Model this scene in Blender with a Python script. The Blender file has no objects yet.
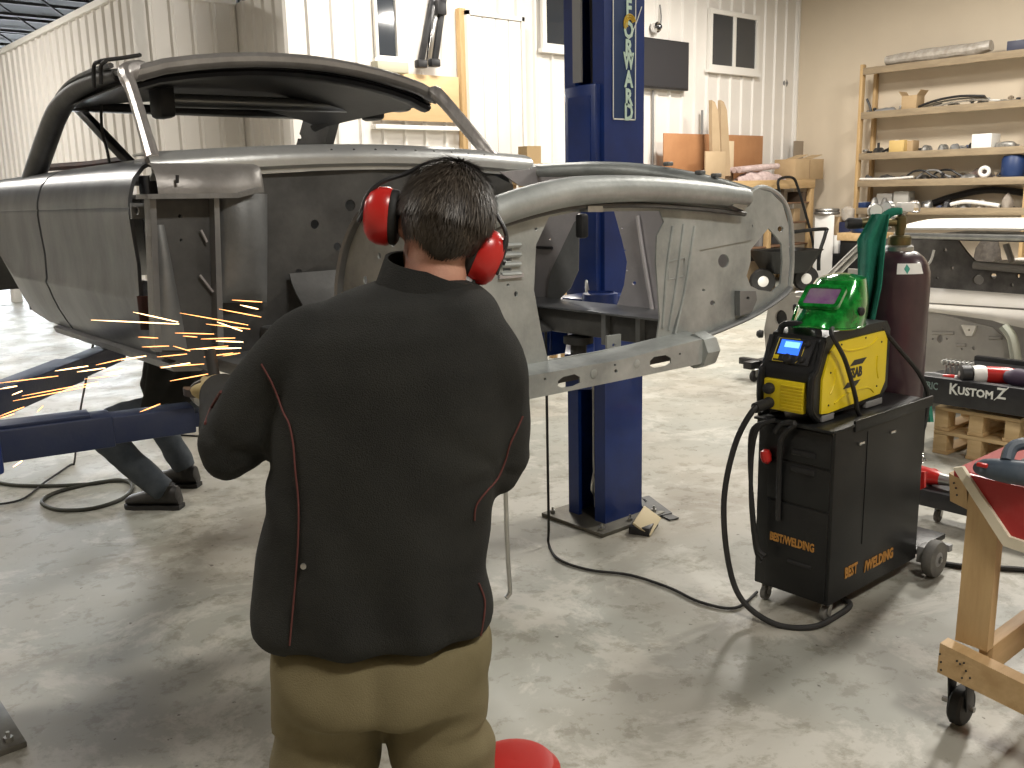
import bpy, bmesh, math, random
from math import sin, cos, pi, radians, atan, sqrt
from mathutils import Vector as V, Matrix as Mx, noise
from mathutils.geometry import delaunay_2d_cdt
S = bpy.context.scene
COL = S.collection
# ------------------------------------------------------------------ camera
FPX, CAMH, PITCH, ROLL, YAW = 940.0, 1.6, atan(194 / 940.0), 0.023, radians(40.5)
FW = V((sin(YAW), cos(YAW), 0)); RT = V((cos(YAW), -sin(YAW), 0)); UP = V((0, 0, 1))
cf = FW * cos(PITCH) - UP * sin(PITCH); cu0 = FW * sin(PITCH) + UP * cos(PITCH)
CR = RT * cos(ROLL) - cu0 * sin(ROLL); CU = cu0 * cos(ROLL) + RT * sin(ROLL); CC = V((0, 0, CAMH))
cam = bpy.data.cameras.new('camera'); cam.sensor_width = 36; cam.lens = 36 * FPX / 1024; cam.clip_start = .05
camo = bpy.data.objects.new('camera', cam); COL.objects.link(camo)
camo.matrix_world = Mx(((CR.x, CU.x, -cf.x, 0), (CR.y, CU.y, -cf.y, 0), (CR.z, CU.z, -cf.z, CAMH), (0, 0, 0, 1)))
S.camera = camo
# ------------------------------------------------------------------ world, lights, exposure
w = bpy.data.worlds.new('daylight'); S.world = w; w.use_nodes = True
bgn = w.node_tree.nodes['Background']; bgn.inputs[0].default_value = (.86, .93, 1, 1); bgn.inputs[1].default_value = 16
S.view_settings.view_transform = 'Standard'; S.view_settings.look = 'None'; S.view_settings.gamma = 1
S.view_settings.use_curve_mapping = False; S.view_settings.exposure = 0.12
# out-of-view ceiling tube fixtures, the last two added as fill: (x, y, power); the housings are built further down
LAMPS = [(6.3, 7.9, 190), (10.6, 6.9, 250), (6.8, 2.4, 190), (11.0, 3.4, 320), (1.2, -1.6, 190), (7.2, -1.8, 120), (-1.6, 4.4, 120), (.4, 13.6, 340)]  # last two are unseen, added to brighten the car's door side and left wall
LAMPZ = 4.9
for i, (x, y, pw) in enumerate(LAMPS):
    l = bpy.data.lights.new('ceiling_lamp_light', 'AREA'); l.shape = 'RECTANGLE'; l.size = 1.2; l.size_y = .5
    l.energy = pw; l.color = (1, .945, .86)
    o = bpy.data.objects.new('ceiling_lamp_light', l); o.location = (x, y, LAMPZ - .06); COL.objects.link(o)
# ------------------------------------------------------------------ pixel -> place
def ray(x, y): return cf + CR * ((x - 512) / FPX) - CU * ((y - 384) / FPX)
def P(x, y, X=None, Y=None, Z=None, D=None):
    d = ray(x, y)
    t = X / d.x if X is not None else Y / d.y if Y is not None else (Z - CAMH) / d.z if Z is not None else D
    return CC + d * t
# ------------------------------------------------------------------ materials
MATS = {}
def mat(name, col, rough=.5, metal=0., col2=None, scale=6., amt=1., bump=0., bscale=60., emit=None, stretch=(1, 1, 1), lo=.35, hi=.65, spec=.5, trans=0, alpha=1, detail=6, coat=0):
    if name in MATS: return MATS[name]
    m = bpy.data.materials.new(name); m.use_nodes = True; nt = m.node_tree; N = nt.nodes; L = nt.links
    b = N['Principled BSDF']; b.inputs['Roughness'].default_value = rough; b.inputs['Metallic'].default_value = metal
    b.inputs['Base Color'].default_value = (*col, 1); b.inputs['Specular IOR Level'].default_value = spec
    if trans: b.inputs['Transmission Weight'].default_value = trans
    if coat: b.inputs['Coat Weight'].default_value = coat
    if alpha < 1: b.inputs['Alpha'].default_value = alpha
    tc = N.new('ShaderNodeTexCoord'); mp = N.new('ShaderNodeMapping'); mp.inputs['Scale'].default_value = stretch
    L.new(tc.outputs['Object'], mp.inputs[0])
    if col2:
        n = N.new('ShaderNodeTexNoise'); n.inputs['Scale'].default_value = scale; n.inputs['Detail'].default_value = detail; n.inputs['Roughness'].default_value = .62
        L.new(mp.outputs[0], n.inputs[0])
        r = N.new('ShaderNodeValToRGB'); r.color_ramp.elements[0].position = lo; r.color_ramp.elements[1].position = hi
        r.color_ramp.elements[0].color = (*col, 1); r.color_ramp.elements[1].color = (*[col[i] + (col2[i] - col[i]) * amt for i in range(3)], 1)
        L.new(n.outputs[0], r.inputs[0]); L.new(r.outputs[0], b.inputs['Base Color'])
    if bump:
        n2 = N.new('ShaderNodeTexNoise'); n2.inputs['Scale'].default_value = bscale; n2.inputs['Detail'].default_value = 5
        L.new(mp.outputs[0], n2.inputs[0])
        bp = N.new('ShaderNodeBump'); bp.inputs['Strength'].default_value = bump; bp.inputs['Distance'].default_value = .01
        L.new(n2.outputs[0], bp.inputs['Height']); L.new(bp.outputs[0], b.inputs['Normal'])
    if emit:
        b.inputs['Emission Color'].default_value = (*emit[0], 1); b.inputs['Emission Strength'].default_value = emit[1]
    MATS[name] = m; return m
STEEL = mat('bare_steel', (.20, .203, .208), .40, .7, (.36, .363, .365), 5, .9, .15, 90, stretch=(1, 1, .35))
STEELH = mat('ground_steel', (.17, .178, .19), .33, .8, (.30, .31, .325), 5, .8, .05, 140, stretch=(1.2, 1.2, .6))
GALV = mat('primer_grey_steel', (.26, .28, .275), .46, .4, (.46, .485, .475), 5, 1, .12, 60)
GALVD = mat('dull_grey_steel', (.15, .156, .158), .5, .4, (.25, .256, .256), 3.5, .9, .12, 60)
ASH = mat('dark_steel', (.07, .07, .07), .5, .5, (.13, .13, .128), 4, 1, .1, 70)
LAV = mat('bare_apron_steel', (.40, .385, .40), .45, .45, (.50, .48, .49), 5, .9, .1, 60)
RUSTY = mat('red_oxide_steel', (.10, .035, .025), .6, .2, (.05, .03, .03), 8, 1)
BLACKM = mat('black_steel', (.016, .016, .018), .42, .2, (.03, .03, .032), 8, 1, .08, 80)
SATIN = mat('black_powder_coat', (.008, .0085, .009), .36, .0, (.016, .0165, .0165), 5, 1, .1, 200, spec=.35)
RUBBER = mat('black_rubber', (.011, .011, .011), .65, 0, (.022, .021, .02), 10, 1)
GREYR = mat('grey_tyre_rubber', (.10, .098, .092), .7, 0, (.16, .155, .14), 12, 1)
CHROME = mat('chrome', (.72, .72, .72), .18, 1)
ZINC = mat('zinc_plate', (.52, .52, .50), .35, .9, (.38, .38, .37), 15, 1)
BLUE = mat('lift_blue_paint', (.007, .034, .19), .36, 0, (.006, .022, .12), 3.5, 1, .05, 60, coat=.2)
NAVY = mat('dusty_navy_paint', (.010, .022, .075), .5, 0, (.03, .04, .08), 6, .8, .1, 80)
BLUEBIN = mat('blue_plastic', (.012, .035, .12), .45)
PINE = mat('pine_board', (.60, .42, .22), .6, 0, (.45, .29, .13), 6, .8, .1, 60, stretch=(.4, 3, 3))
PINEX = mat('pine_post', (.55, .38, .19), .6, 0, (.42, .27, .12), 7, .8, .1, 60, stretch=(3, 3, .4))
PALLET = mat('pallet_wood', (.66, .49, .27), .7, 0, (.50, .34, .16), 7, .8, .15, 60, stretch=(3, .5, 3))
PLY = mat('plywood_sheet', (.64, .45, .24), .6, 0, (.54, .36, .18), 3, .8, .05, 40, stretch=(.6, 1, 3))
HARDB = mat('brown_hardboard', (.36, .17, .075), .55, 0, (.44, .22, .10), 2.5, .8)
MDF = mat('raw_mdf', (.42, .31, .19), .7, 0, (.48, .36, .23), 4, .7)
CARD = mat('cardboard', (.46, .33, .19), .8, 0, (.40, .28, .15), 4, .8)
WHITEP = mat('white_painted_trim', (.80, .78, .74), .45)
WHITEB = mat('white_plastic', (.82, .81, .78), .4)
GREYP = mat('grey_plastic', (.22, .22, .22), .5)
PANEL = mat('white_ribbed_steel', (.78, .75, .71), .38, 0, (.72, .69, .65), 1.2, .8, spec=.5)
YELLOW = mat('yellow_plastic', (.78, .60, .012), .36, 0, (.70, .54, .012), 5, .8)
RED = mat('red_plastic', (.52, .022, .018), .28, 0, (.42, .018, .016), 6, .8)
REDV = mat('worn_red_panel', (.40, .028, .028), .35, 0, (.62, .14, .12), 6, .7, lo=.5, hi=.8)
MAROON = mat('maroon_cylinder_paint', (.032, .014, .022), .32, .0, (.055, .026, .032), 6, 1, .05, 60, coat=.3)
BRASS = mat('brass', (.20, .16, .07), .42, .8, (.12, .10, .05), 20, 1)
GLASS = mat('dark_window_glass', (.035, .04, .048), .06, 0, spec=.9)
SCREEN = mat('dark_tv_screen', (.03, .03, .035), .35, 0)
SHELFB = mat('weathered_shelf_board', (.36, .28, .18), .7, 0, (.24, .185, .12), 5, .9, .1, 50, stretch=(3, .5, 3))
JACKET = mat('black_welding_jacket', (.013, .0133, .0125), .86, 0, (.023, .0235, .021), 5, 1, .4, 420, spec=.3)
PIPING = mat('dull_red_piping', (.10, .026, .022), .8)
KHAKI = mat('khaki_cotton', (.145, .122, .066), .9, 0, (.18, .152, .086), 5, 1, .25, 350, spec=.2)
JEANS = mat('dark_denim', (.035, .045, .058), .85, 0, (.06, .072, .085), 12, 1, .3, 300)
SKIN = mat('skin', (.50, .27, .19), .5, 0, (.44, .20, .14), 14, 1, .1, 200)
HAIR = mat('short_dark_hair', (.018, .013, .009), .5, 0, (.055, .042, .030), 40, 1, stretch=(1, 1, .3))
HAIRG = mat('greying_hair', (.05, .04, .03), .45, 0, (.12, .10, .08), 40, 1)
LEATHER = mat('tan_leather', (.42, .34, .17), .75, 0, (.33, .26, .13), 15, 1, .2, 120)
BOOT = mat('black_leather', (.014, .013, .013), .5, 0, (.03, .028, .026), 20, 1)
GREENC = mat('green_cloth', (.012, .16, .105), .85, 0, (.02, .23, .15), 9, 1, .4, 120)
ORANGE = mat('orange_lettering', (.42, .20, .04), .6)
WLET = mat('white_lettering', (.78, .80, .76), .55)
# ------------------------------------------------------------------ mesh builder
def top_of(o):
    while o.parent: o = o.parent
    return o
ROOTM = {}
def tag(o, label=None, cat=None, group=None, kind=None):
    if label: o['label'] = label
    if cat: o['category'] = cat
    if group: o['group'] = group
    if kind: o['kind'] = kind
    return o
def thing(name, loc, label, cat, group=None, rz=0):
    o = bpy.data.objects.new(name, None); o.empty_display_size = .05; COL.objects.link(o)
    o.location = loc; o.rotation_euler = (0, 0, rz); ROOTM[o.name] = Mx.Translation(V(loc)) @ Mx.Rotation(rz, 4, 'Z')
    return tag(o, label, cat, group)
def catmull(pts, n=6, closed=False):
    pts = [V(p) for p in pts]; out = []; k = len(pts)
    for i in range(k if closed else k - 1):
        g = (lambda j: pts[j % k]) if closed else (lambda j: pts[max(0, min(k - 1, j))])
        a, b, c, d = g(i - 1), g(i), g(i + 1), g(i + 2)
        for s in range(n):
            t = s / n
            out.append(.5 * ((2 * b) + (c - a) * t + (2 * a - 5 * b + 4 * c - d) * t * t + (3 * b - a - 3 * c + d) * t ** 3))
    if not closed: out.append(pts[-1])
    return out
def lin(vals, n=6):
    out = []
    for i in range(len(vals) - 1):
        for s in range(n): out.append(vals[i] + (vals[i + 1] - vals[i]) * s / n)
    return out + [vals[-1]]
def inside(p, poly):
    c = False; j = len(poly) - 1
    for i in range(len(poly)):
        a, b = poly[i], poly[j]
        if (a[1] > p[1]) != (b[1] > p[1]) and p[0] < (b[0] - a[0]) * (p[1] - a[1]) / (b[1] - a[1]) + a[0]: c = not c
        j = i
    return c
class MB:
    def __init__(s): s.bm = bmesh.new()
    def _new(s, n0): s.bm.verts.ensure_lookup_table(); return s.bm.verts[n0:]
    def box(s, c, d, bev=0, M=None, seg=2):
        """box of size d centred at c; M is an extra matrix"""
        r = bmesh.ops.create_cube(s.bm, size=1)
        T = Mx.Translation(V(c)) @ (M.to_4x4() if M else Mx.Identity(4)) @ Mx.Diagonal((*d, 1))
        bmesh.ops.transform(s.bm, matrix=T, verts=r['verts'])
        if bev:
            e = list({e for v in r['verts'] for e in v.link_edges})
            bmesh.ops.bevel(s.bm, geom=e, offset=bev, segments=seg, profile=.5, affect='EDGES', clamp_overlap=True)
        return s
    def bb(s, x0, x1, y0, y1, z0, z1, bev=0): return s.box(((x0 + x1) / 2, (y0 + y1) / 2, (z0 + z1) / 2), (abs(x1 - x0), abs(y1 - y0), abs(z1 - z0)), bev)
    def beam(s, a, b, wd, ht, bev=0, up=UP):
        a, b = V(a), V(b); d = (b - a); L = d.length; d.normalize(); sx = d.cross(up).normalized(); uz = sx.cross(d)
        M = Mx((( d.x, sx.x, uz.x), (d.y, sx.y, uz.y), (d.z, sx.z, uz.z)))
        return s.box((a + b) / 2, (L, wd, ht), bev, M)
    def rings(s, rings, cap=True, closed=False):
        vs = [[s.bm.verts.new(p) for p in r] for r in rings]; n = len(vs[0])
        for i in range(len(vs) if closed else len(vs) - 1):
            A, B = vs[i], vs[(i + 1) % len(vs)]
            for j in range(n):
                try: s.bm.faces.new((A[j], A[(j + 1) % n], B[(j + 1) % n], B[j]))
                except ValueError: pass
        if cap and not closed:
            s.bm.faces.new(vs[0][::-1]); s.bm.faces.new(vs[-1])
        return s
    def tube(s, pts, r, seg=8, smooth=0, closed=False, cap=True, flat=1.0, updir=None):
        if smooth:
            n0 = len(pts); pts = catmull(pts, smooth, closed)
            if isinstance(r, (list, tuple)) and len(r) == n0: r = lin(list(r), smooth)
        pts = [V(p) for p in pts]; k = len(pts)
        rr = r if isinstance(r, (list, tuple)) else [r] * k
        rings = []; nrm = None
        for i, p in enumerate(pts):
            if closed: t = pts[(i + 1) % k] - pts[i - 1]
            else: t = pts[min(k - 1, i + 1)] - pts[max(0, i - 1)]
            if t.length < 1e-9: t = V((0, 0, 1))
            t.normalize()
            if nrm is None:
                a = V(updir) if updir else (V((0, 0, 1)) if abs(t.z) < .9 else V((1, 0, 0)))
                nrm = a - t * a.dot(t)
            else: nrm = nrm - t * nrm.dot(t)
            nrm.normalize(); bn = t.cross(nrm)
            rings.append([p + nrm * (cos(2 * pi * j / seg) * rr[i] * flat) + bn * (sin(2 * pi * j / seg) * rr[i]) for j in range(seg)])
        return s.rings(rings, cap, closed)
    def cyl(s, a, b, r, r2=None, seg=16): return s.tube([a, b], [r, r if r2 is None else r2], seg)
    def lathe(s, prof, o=(0, 0, 0), ax=(0, 0, 1), seg=24, cap=True):
        ax = V(ax).normalized(); e1 = ax.orthogonal().normalized(); e2 = ax.cross(e1); o = V(o)
        return s.rings([[o + ax * z + (e1 * cos(2 * pi * j / seg) + e2 * sin(2 * pi * j / seg)) * max(r, 1e-4) for j in range(seg)] for r, z in prof], cap)
    def torus(s, o, ax, R, r, seg=24, rs=8):
        ax = V(ax).normalized(); e1 = ax.orthogonal().normalized(); e2 = ax.cross(e1)
        return s.tube([V(o) + (e1 * cos(2 * pi * j / seg) + e2 * sin(2 * pi * j / seg)) * R for j in range(seg)], r, rs, closed=True)
    def ell(s, c, r, M=None, u=16, v=10):
        q = bmesh.ops.create_uvsphere(s.bm, u_segments=u, v_segments=v, radius=1)
        bmesh.ops.transform(s.bm, matrix=Mx.Translation(V(c)) @ (M.to_4x4() if M else Mx.Identity(4)) @ Mx.Diagonal((*r, 1)), verts=q['verts']); return s
    def poly(s, pts): s.bm.faces.new([s.bm.verts.new(p) for p in pts]); return s
    def plate(s, outline, holes, th, fn):
        """flat plate of 2-D outline with holes; fn(a, b, c) -> 3-D, c in 0..th"""
        allp = []; edges = []
        for loop in [outline] + list(holes):
            k = len(allp); allp += [V((p[0], p[1])) for p in loop]; edges += [(k + i, k + (i + 1) % len(loop)) for i in range(len(loop))]
        vo, eo, fo, *_ = delaunay_2d_cdt(allp, edges, [], 0, 1e-6)
        A = [s.bm.verts.new(fn(p.x, p.y, 0)) for p in vo]; B = [s.bm.verts.new(fn(p.x, p.y, th)) for p in vo]
        cnt = {}
        for f in fo:
            c = sum((vo[i] for i in f), V((0, 0))) / len(f)
            if not inside(c, outline) or any(inside(c, h) for h in holes): continue
            s.bm.faces.new([A[i] for i in f]); s.bm.faces.new([B[i] for i in reversed(f)])
            for i in range(len(f)):
                e = (f[i], f[(i + 1) % len(f)]); cnt[e] = 1
        for (i, j) in list(cnt):
            if (j, i) not in cnt: s.bm.faces.new([A[j], A[i], B[i], B[j]])
        return s
    def pxplate(s, out, holes, X=None, Y=None, Z=None, th=.004):
        """plate whose outline is read off at pixels and stands in the plane X / Y / Z = const"""
        def q(p):
            w = P(*p, X=X, Y=Y, Z=Z); return (w.y, w.z) if X is not None else (w.x, w.z) if Y is not None else (w.x, w.y)
        fn = (lambda a, b, c: V((X + c, a, b))) if X is not None else (lambda a, b, c: V((a, Y + c, b))) if Y is not None else (lambda a, b, c: V((a, b, Z + c)))
        return s.plate([q(p) for p in out], [[q(p) for p in h] for h in holes], th, fn)
    def grid(s, fn, nu, nv, th=0):
        g = [[s.bm.verts.new(fn(i / nu, j / nv)) for j in range(nv + 1)] for i in range(nu + 1)]; fs = []
        for i in range(nu):
            for j in range(nv): fs.append(s.bm.faces.new((g[i][j], g[i + 1][j], g[i + 1][j + 1], g[i][j + 1])))
        if th: 
            s.bm.normal_update(); bmesh.ops.solidify(s.bm, geom=fs, thickness=th)
        return s
    def mesh(s, name, remesh=0, smooth_it=0):
        bmesh.ops.recalc_face_normals(s.bm, faces=s.bm.faces)
        me = bpy.data.meshes.new(name); s.bm.to_mesh(me); s.bm.free()
        if remesh:
            t = bpy.data.objects.new('tmp', me); COL.objects.link(t)
            md = t.modifiers.new('r', 'REMESH'); md.mode = 'VOXEL'; md.voxel_size = remesh
            if smooth_it:
                ms = t.modifiers.new('s', 'SMOOTH'); ms.factor = .5; ms.iterations = smooth_it
            dg = bpy.context.evaluated_depsgraph_get(); dg.update()
            m2 = bpy.data.meshes.new_from_object(t.evaluated_get(dg)); bpy.data.objects.remove(t); m2.name = name; me = m2
        return me
    def obj(s, name, m, parent=None, local=False, ang=35, label=None, cat=None, group=None, kind=None, me=None, remesh=0, smooth_it=0, flatsh=False):
        if me is None: me = s.mesh(name, remesh, smooth_it)
        if not flatsh:
            me.polygons.foreach_set('use_smooth', [True] * len(me.polygons))
            if not remesh: me.set_sharp_from_angle(angle=radians(ang))
        me.materials.clear()
        for q in (m if isinstance(m, (list, tuple)) else [m]): me.materials.append(q)
        o = bpy.data.objects.new(name, me); COL.objects.link(o)
        if parent:
            o.parent = parent; rt = top_of(parent)
            if not local:
                if rt.name in ROOTM: me.transform(ROOTM[rt.name].inverted())
        elif not local:
            xs = [v.co for v in me.vertices]
            lo = V((min(v.x for v in xs), min(v.y for v in xs), min(v.z for v in xs))); hi = V((max(v.x for v in xs), max(v.y for v in xs), max(v.z for v in xs)))
            c = V(((lo.x + hi.x) / 2, (lo.y + hi.y) / 2, lo.z)); me.transform(Mx.Translation(-c)); o.location = c; ROOTM[o.name] = Mx.Translation(c)
        tag(o, label, cat, group, kind); return o
def textmesh(txt, size, depth=.0015, sx=1, bold=0):
    c = bpy.data.curves.new('t', 'FONT'); c.body = txt; c.size = size; c.extrude = depth; c.align_x = 'CENTER'; c.align_y = 'CENTER'; c.offset = bold; c.resolution_u = 2
    t = bpy.data.objects.new('t', c); COL.objects.link(t); dg = bpy.context.evaluated_depsgraph_get(); dg.update()
    me = bpy.data.meshes.new_from_object(t.evaluated_get(dg)); bpy.data.objects.remove(t); bpy.data.curves.remove(c)
    if sx != 1: me.transform(Mx.Diagonal((sx, 1, 1, 1)))
    return me
def frame(o, ex, ey):
    ex, ey = V(ex).normalized(), V(ey).normalized(); ez = ex.cross(ey)
    return Mx(((ex.x, ey.x, ez.x, o[0]), (ex.y, ey.y, ez.y, o[1]), (ex.z, ey.z, ez.z, o[2]), (0, 0, 0, 1)))
def lettering(name, txt, size, o, ex, ey, m, parent, sx=1, bold=0, local=False):
    me = textmesh(txt, size, .0012, sx, bold); me.transform(frame(o, ex, ey)); return MB().obj(name, m, parent, me=me, flatsh=True, local=local)
def dup(root, loc, rz=None, label=None, group=None, z=None):
    r = root.copy(); COL.objects.link(r); r.location = loc
    if rz is not None: r.rotation_euler = (0, 0, rz)
    if label: r['label'] = label
    if group: r['group'] = group
    for ch in [c for c in bpy.data.objects if c.parent == root]:
        c = ch.copy(); COL.objects.link(c); c.parent = r
        for g in [q for q in bpy.data.objects if q.parent == ch]:
            d = g.copy(); COL.objects.link(d); d.parent = c
    return r
def rr(x0, x1, y0, y1, r, n=5):
    out = []
    for cx, cy, a in ((x1 - r, y1 - r, 0), (x0 + r, y1 - r, 90), (x0 + r, y0 + r, 180), (x1 - r, y0 + r, 270)):
        for i in range(n + 1):
            t = radians(a + 90 * i / n); out.append((cx + r * cos(t), cy + r * sin(t)))
    return out
def circ(cx, cy, r, n=14, ry=None): return [(cx + r * cos(2 * pi * i / n), cy + (ry or r) * sin(2 * pi * i / n)) for i in range(n)]
# ================================================================== SETTING
def floor_mat():
    m = bpy.data.materials.new('worn_concrete'); m.use_nodes = True; nt = m.node_tree; N = nt.nodes; L = nt.links; b = N['Principled BSDF']
    tc = N.new('ShaderNodeTexCoord')
    def nz(sc, det, ro, lo, hi, c0, c1, dist=0):
        n = N.new('ShaderNodeTexNoise'); n.inputs['Scale'].default_value = sc; n.inputs['Detail'].default_value = det; n.inputs['Roughness'].default_value = ro; n.inputs['Distortion'].default_value = dist
        L.new(tc.outputs['Object'], n.inputs[0]); r = N.new('ShaderNodeValToRGB'); e = r.color_ramp.elements
        e[0].position = lo; e[1].position = hi; e[0].color = (*c0, 1); e[1].color = (*c1, 1); L.new(n.outputs[0], r.inputs[0]); return r
    def mix(a, bb, fac, mode='MIX'):
        x = N.new('ShaderNodeMix'); x.data_type = 'RGBA'; x.blend_type = mode
        if isinstance(fac, (int, float)): x.inputs[0].default_value = fac
        else: L.new(fac, x.inputs[0])
        L.new(a, x.inputs[6]); L.new(bb, x.inputs[7]); return x.outputs[2]
    big = nz(.55, 3, .5, .40, .62, (.35, .355, .315), (.40, .375, .315))
    pale = nz(2.2, 8, .65, .0, 1, (.50, .495, .445), (.56, .54, .48))
    pf = nz(1.6, 12, .74, .50, .56, (0, 0, 0), (.75, .75, .75), .4)
    c = mix(big.outputs[0], pale.outputs[0], pf.outputs[0])
    st = nz(.8, 5, .55, .50, .70, (1, 1, 1), (.60, .56, .51), .4); c = mix(c, st.outputs[0], 1.0, 'MULTIPLY')
    fl = nz(9, 12, .72, .53, .60, (1, 1, 1), (.76, .75, .71), .2); c = mix(c, fl.outputs[0], 1.0, 'MULTIPLY')
    sp = nz(26, 4, .5, .70, .74, (1, 1, 1), (.35, .33, .31)); c = mix(c, sp.outputs[0], 1.0, 'MULTIPLY')
    L.new(c, b.inputs['Base Color'])
    ro = nz(3, 6, .6, .3, .7, (.34, .34, .34), (.62, .62, .62)); L.new(ro.outputs[0], b.inputs['Roughness']); b.inputs['Specular IOR Level'].default_value = .45
    bp = N.new('ShaderNodeBump'); bp.inputs['Strength'].default_value = .12; bp.inputs['Distance'].default_value = .01; L.new(fl.outputs[0], bp.inputs['Height']); L.new(bp.outputs[0], b.inputs['Normal'])
    return m
FLOOR = floor_mat()
BEIGE = mat('beige_painted_wall', (.68, .59, .46), .7, 0, (.63, .54, .42), .8, .8, .04, 30)
CEIL = mat('dark_ceiling_deck', (.010, .0095, .009), .9)
JOIST = mat('dark_joist_steel', (.018, .016, .015), .7)
YB, XRET, YA, XK, XR = 9.6, 5.144, 10.8, 3.93, 14.79
st = lambda o: tag(o, kind='structure')
st(MB().bb(-6, 22, -6, 32, -.12, 0).obj('floor', FLOOR, local=True))
ceil = st(MB().bb(-6, 16, -6, 32, 5.6, 5.72).obj('ceiling', CEIL, local=True))
for y in [k * 1.9 - 5 for k in range(19)]:
    b = MB().beam((-6, y, 5.5), (16, y, 5.5), .08, .06).beam((-6, y, 4.95), (16, y, 4.95), .07, .05)
    for k in range(27): b.beam((-6 + k * .8, y, 4.95 if k % 2 else 5.5), (-5.2 + k * .8, y, 5.5 if k % 2 else 4.95), .03, .03)
    b.obj('ceiling_joist', JOIST, ceil, local=True)
def panel_mesh(wd, h):
    pr = [(0, 0), (wd - .075, 0), (wd - .055, -.028), (wd - .022, -.028), (wd - .002, 0), (wd, 0)]
    b = MB()
    for i in range(len(pr) - 1):
        (a, c), (d, e) = pr[i], pr[i + 1]; b.poly([(a, c, 0), (d, e, 0), (d, e, h), (a, c, h)])
    bmesh.ops.remove_doubles(b.bm, verts=b.bm.verts, dist=1e-5)
    me = b.mesh('ribbed_panel'); me.materials.append(PANEL); return me
def clad(wall, o, d, length, z0, h, wd=.3):
    """ribbed sheet panels along direction d from o, faces to the right-hand side of d"""
    n = max(1, round(length / wd)); wd = length / n; me = panel_mesh(wd, h); rz = math.atan2(d[1], d[0])
    for k in range(n):
        p = bpy.data.objects.new('ribbed_panel', me); COL.objects.link(p); p.parent = wall
        p.location = (o[0] + d[0] * wd * k, o[1] + d[1] * wd * k, z0); p.rotation_euler = (0, 0, rz)
wb = st(MB().bb(XRET, XR + .2, YB + .02, YB + .2, 0, 5.6).obj('wall_back', WHITEP, local=True)); clad(wb, (XRET + .0, YB), (1, 0), XR - XRET, 0, 5.6, .3)
wr_ = st(MB().bb(XRET + .02, XRET + .2, YB + .2, YA + .2, 0, 3.78).obj('wall_return', WHITEP, local=True)); clad(wr_, (XRET, YA), (0, -1), YA - YB, 0, 3.78, .24)
wa = st(MB().bb(XK + .15, XRET + .02, YA + .02, YA + .2, 0, 3.78).obj('wall_office', WHITEP, local=True)); clad(wa, (XK, YA), (1, 0), XRET - XK, 0, 3.78, .245)
wl = st(MB().bb(XK + .02, XK + .15, YA, 30, 1.75, 3.78).bb(XK + .02, XK + .15, YA, YA + .5, 0, 1.75).obj('wall_left', WHITEP, local=True))
clad(wl, (XK, 30), (0, -1), 30 - YA - .5, 1.75, 2.03, .3); clad(wl, (XK, YA + .5), (0, -1), .5, 0, 3.78, .25)
for i, (a, bq) in enumerate((((XK - .05, 30), (XK + .18, YA - .03)), ((XK - .05, YA - .05), (XRET, YA + .15)))):
    st(MB().bb(a[0], bq[0], min(a[1], bq[1]), max(a[1], bq[1]), 3.76, 3.84, .01).obj('trim_%d' % (i + 1), WHITEP, local=True))
st(MB().bb(XR, XR + .2, -6, YB + .2, 0, 5.6).obj('wall_right', BEIGE, local=True))
st(MB().bb(XR - .05, XR, YB - .06, YB, 0, 5.6, .01).obj('trim_3', WHITEP, local=True))
st(MB().bb(-6, XR, -6.2, -6, 0, 5.6).obj('wall_front', BEIGE, local=True))
st(MB().bb(-6.2, -6, -6, 32, 0, 5.6).obj('wall_side', BEIGE, local=True))
st(MB().bb(-6, 16, 32, 32.2, 4.4, 5.6).bb(-6, 2, 32, 32.2, 0, 4.4).obj('wall_far', BEIGE, local=True))
st(MB().bb(16, 16.2, YB + .2, 32, 0, 5.6).obj('wall_sky_block', BEIGE, local=True))  # unseen wall added to keep sky light off the ceiling
# daylight doorway in the left wall: white jamb posts
for i, (px, py) in enumerate(((18, 318), (58, 334))):
    q = P(px, py, X=XK - .12); st(MB().bb(XK - .16, XK - .04, q.y - .12, q.y + .12, 0, 1.75, .01).obj('door_%d' % (i + 1), WHITEP, local=True))
# ceiling lamps out of view, the two added fill lamps among them
lampm = mat('lamp_diffuser', (.9, .9, .88), .4, emit=((1, .95, .86), 3))
for i, (x, y, pw) in enumerate(LAMPS):
    t = thing('ceiling_lamp', (x, y, LAMPZ), 'unseen rectangular white tube lamp hung under the dark ceiling joists', 'lamp', 'ceiling lamps')
    MB().bb(-.64, .64, -.29, .29, .0, .07, .01).obj('housing', WHITEP, t, local=True)
    MB().bb(-.6, .6, -.25, .25, -.02, 0, .004).obj('diffuser', lampm, t, local=True)
    for sx in (-.5, .5): MB().cyl((sx, 0, .07), (sx, 0, .61), .006, seg=6).obj('hanger', JOIST, t, local=True)
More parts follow.
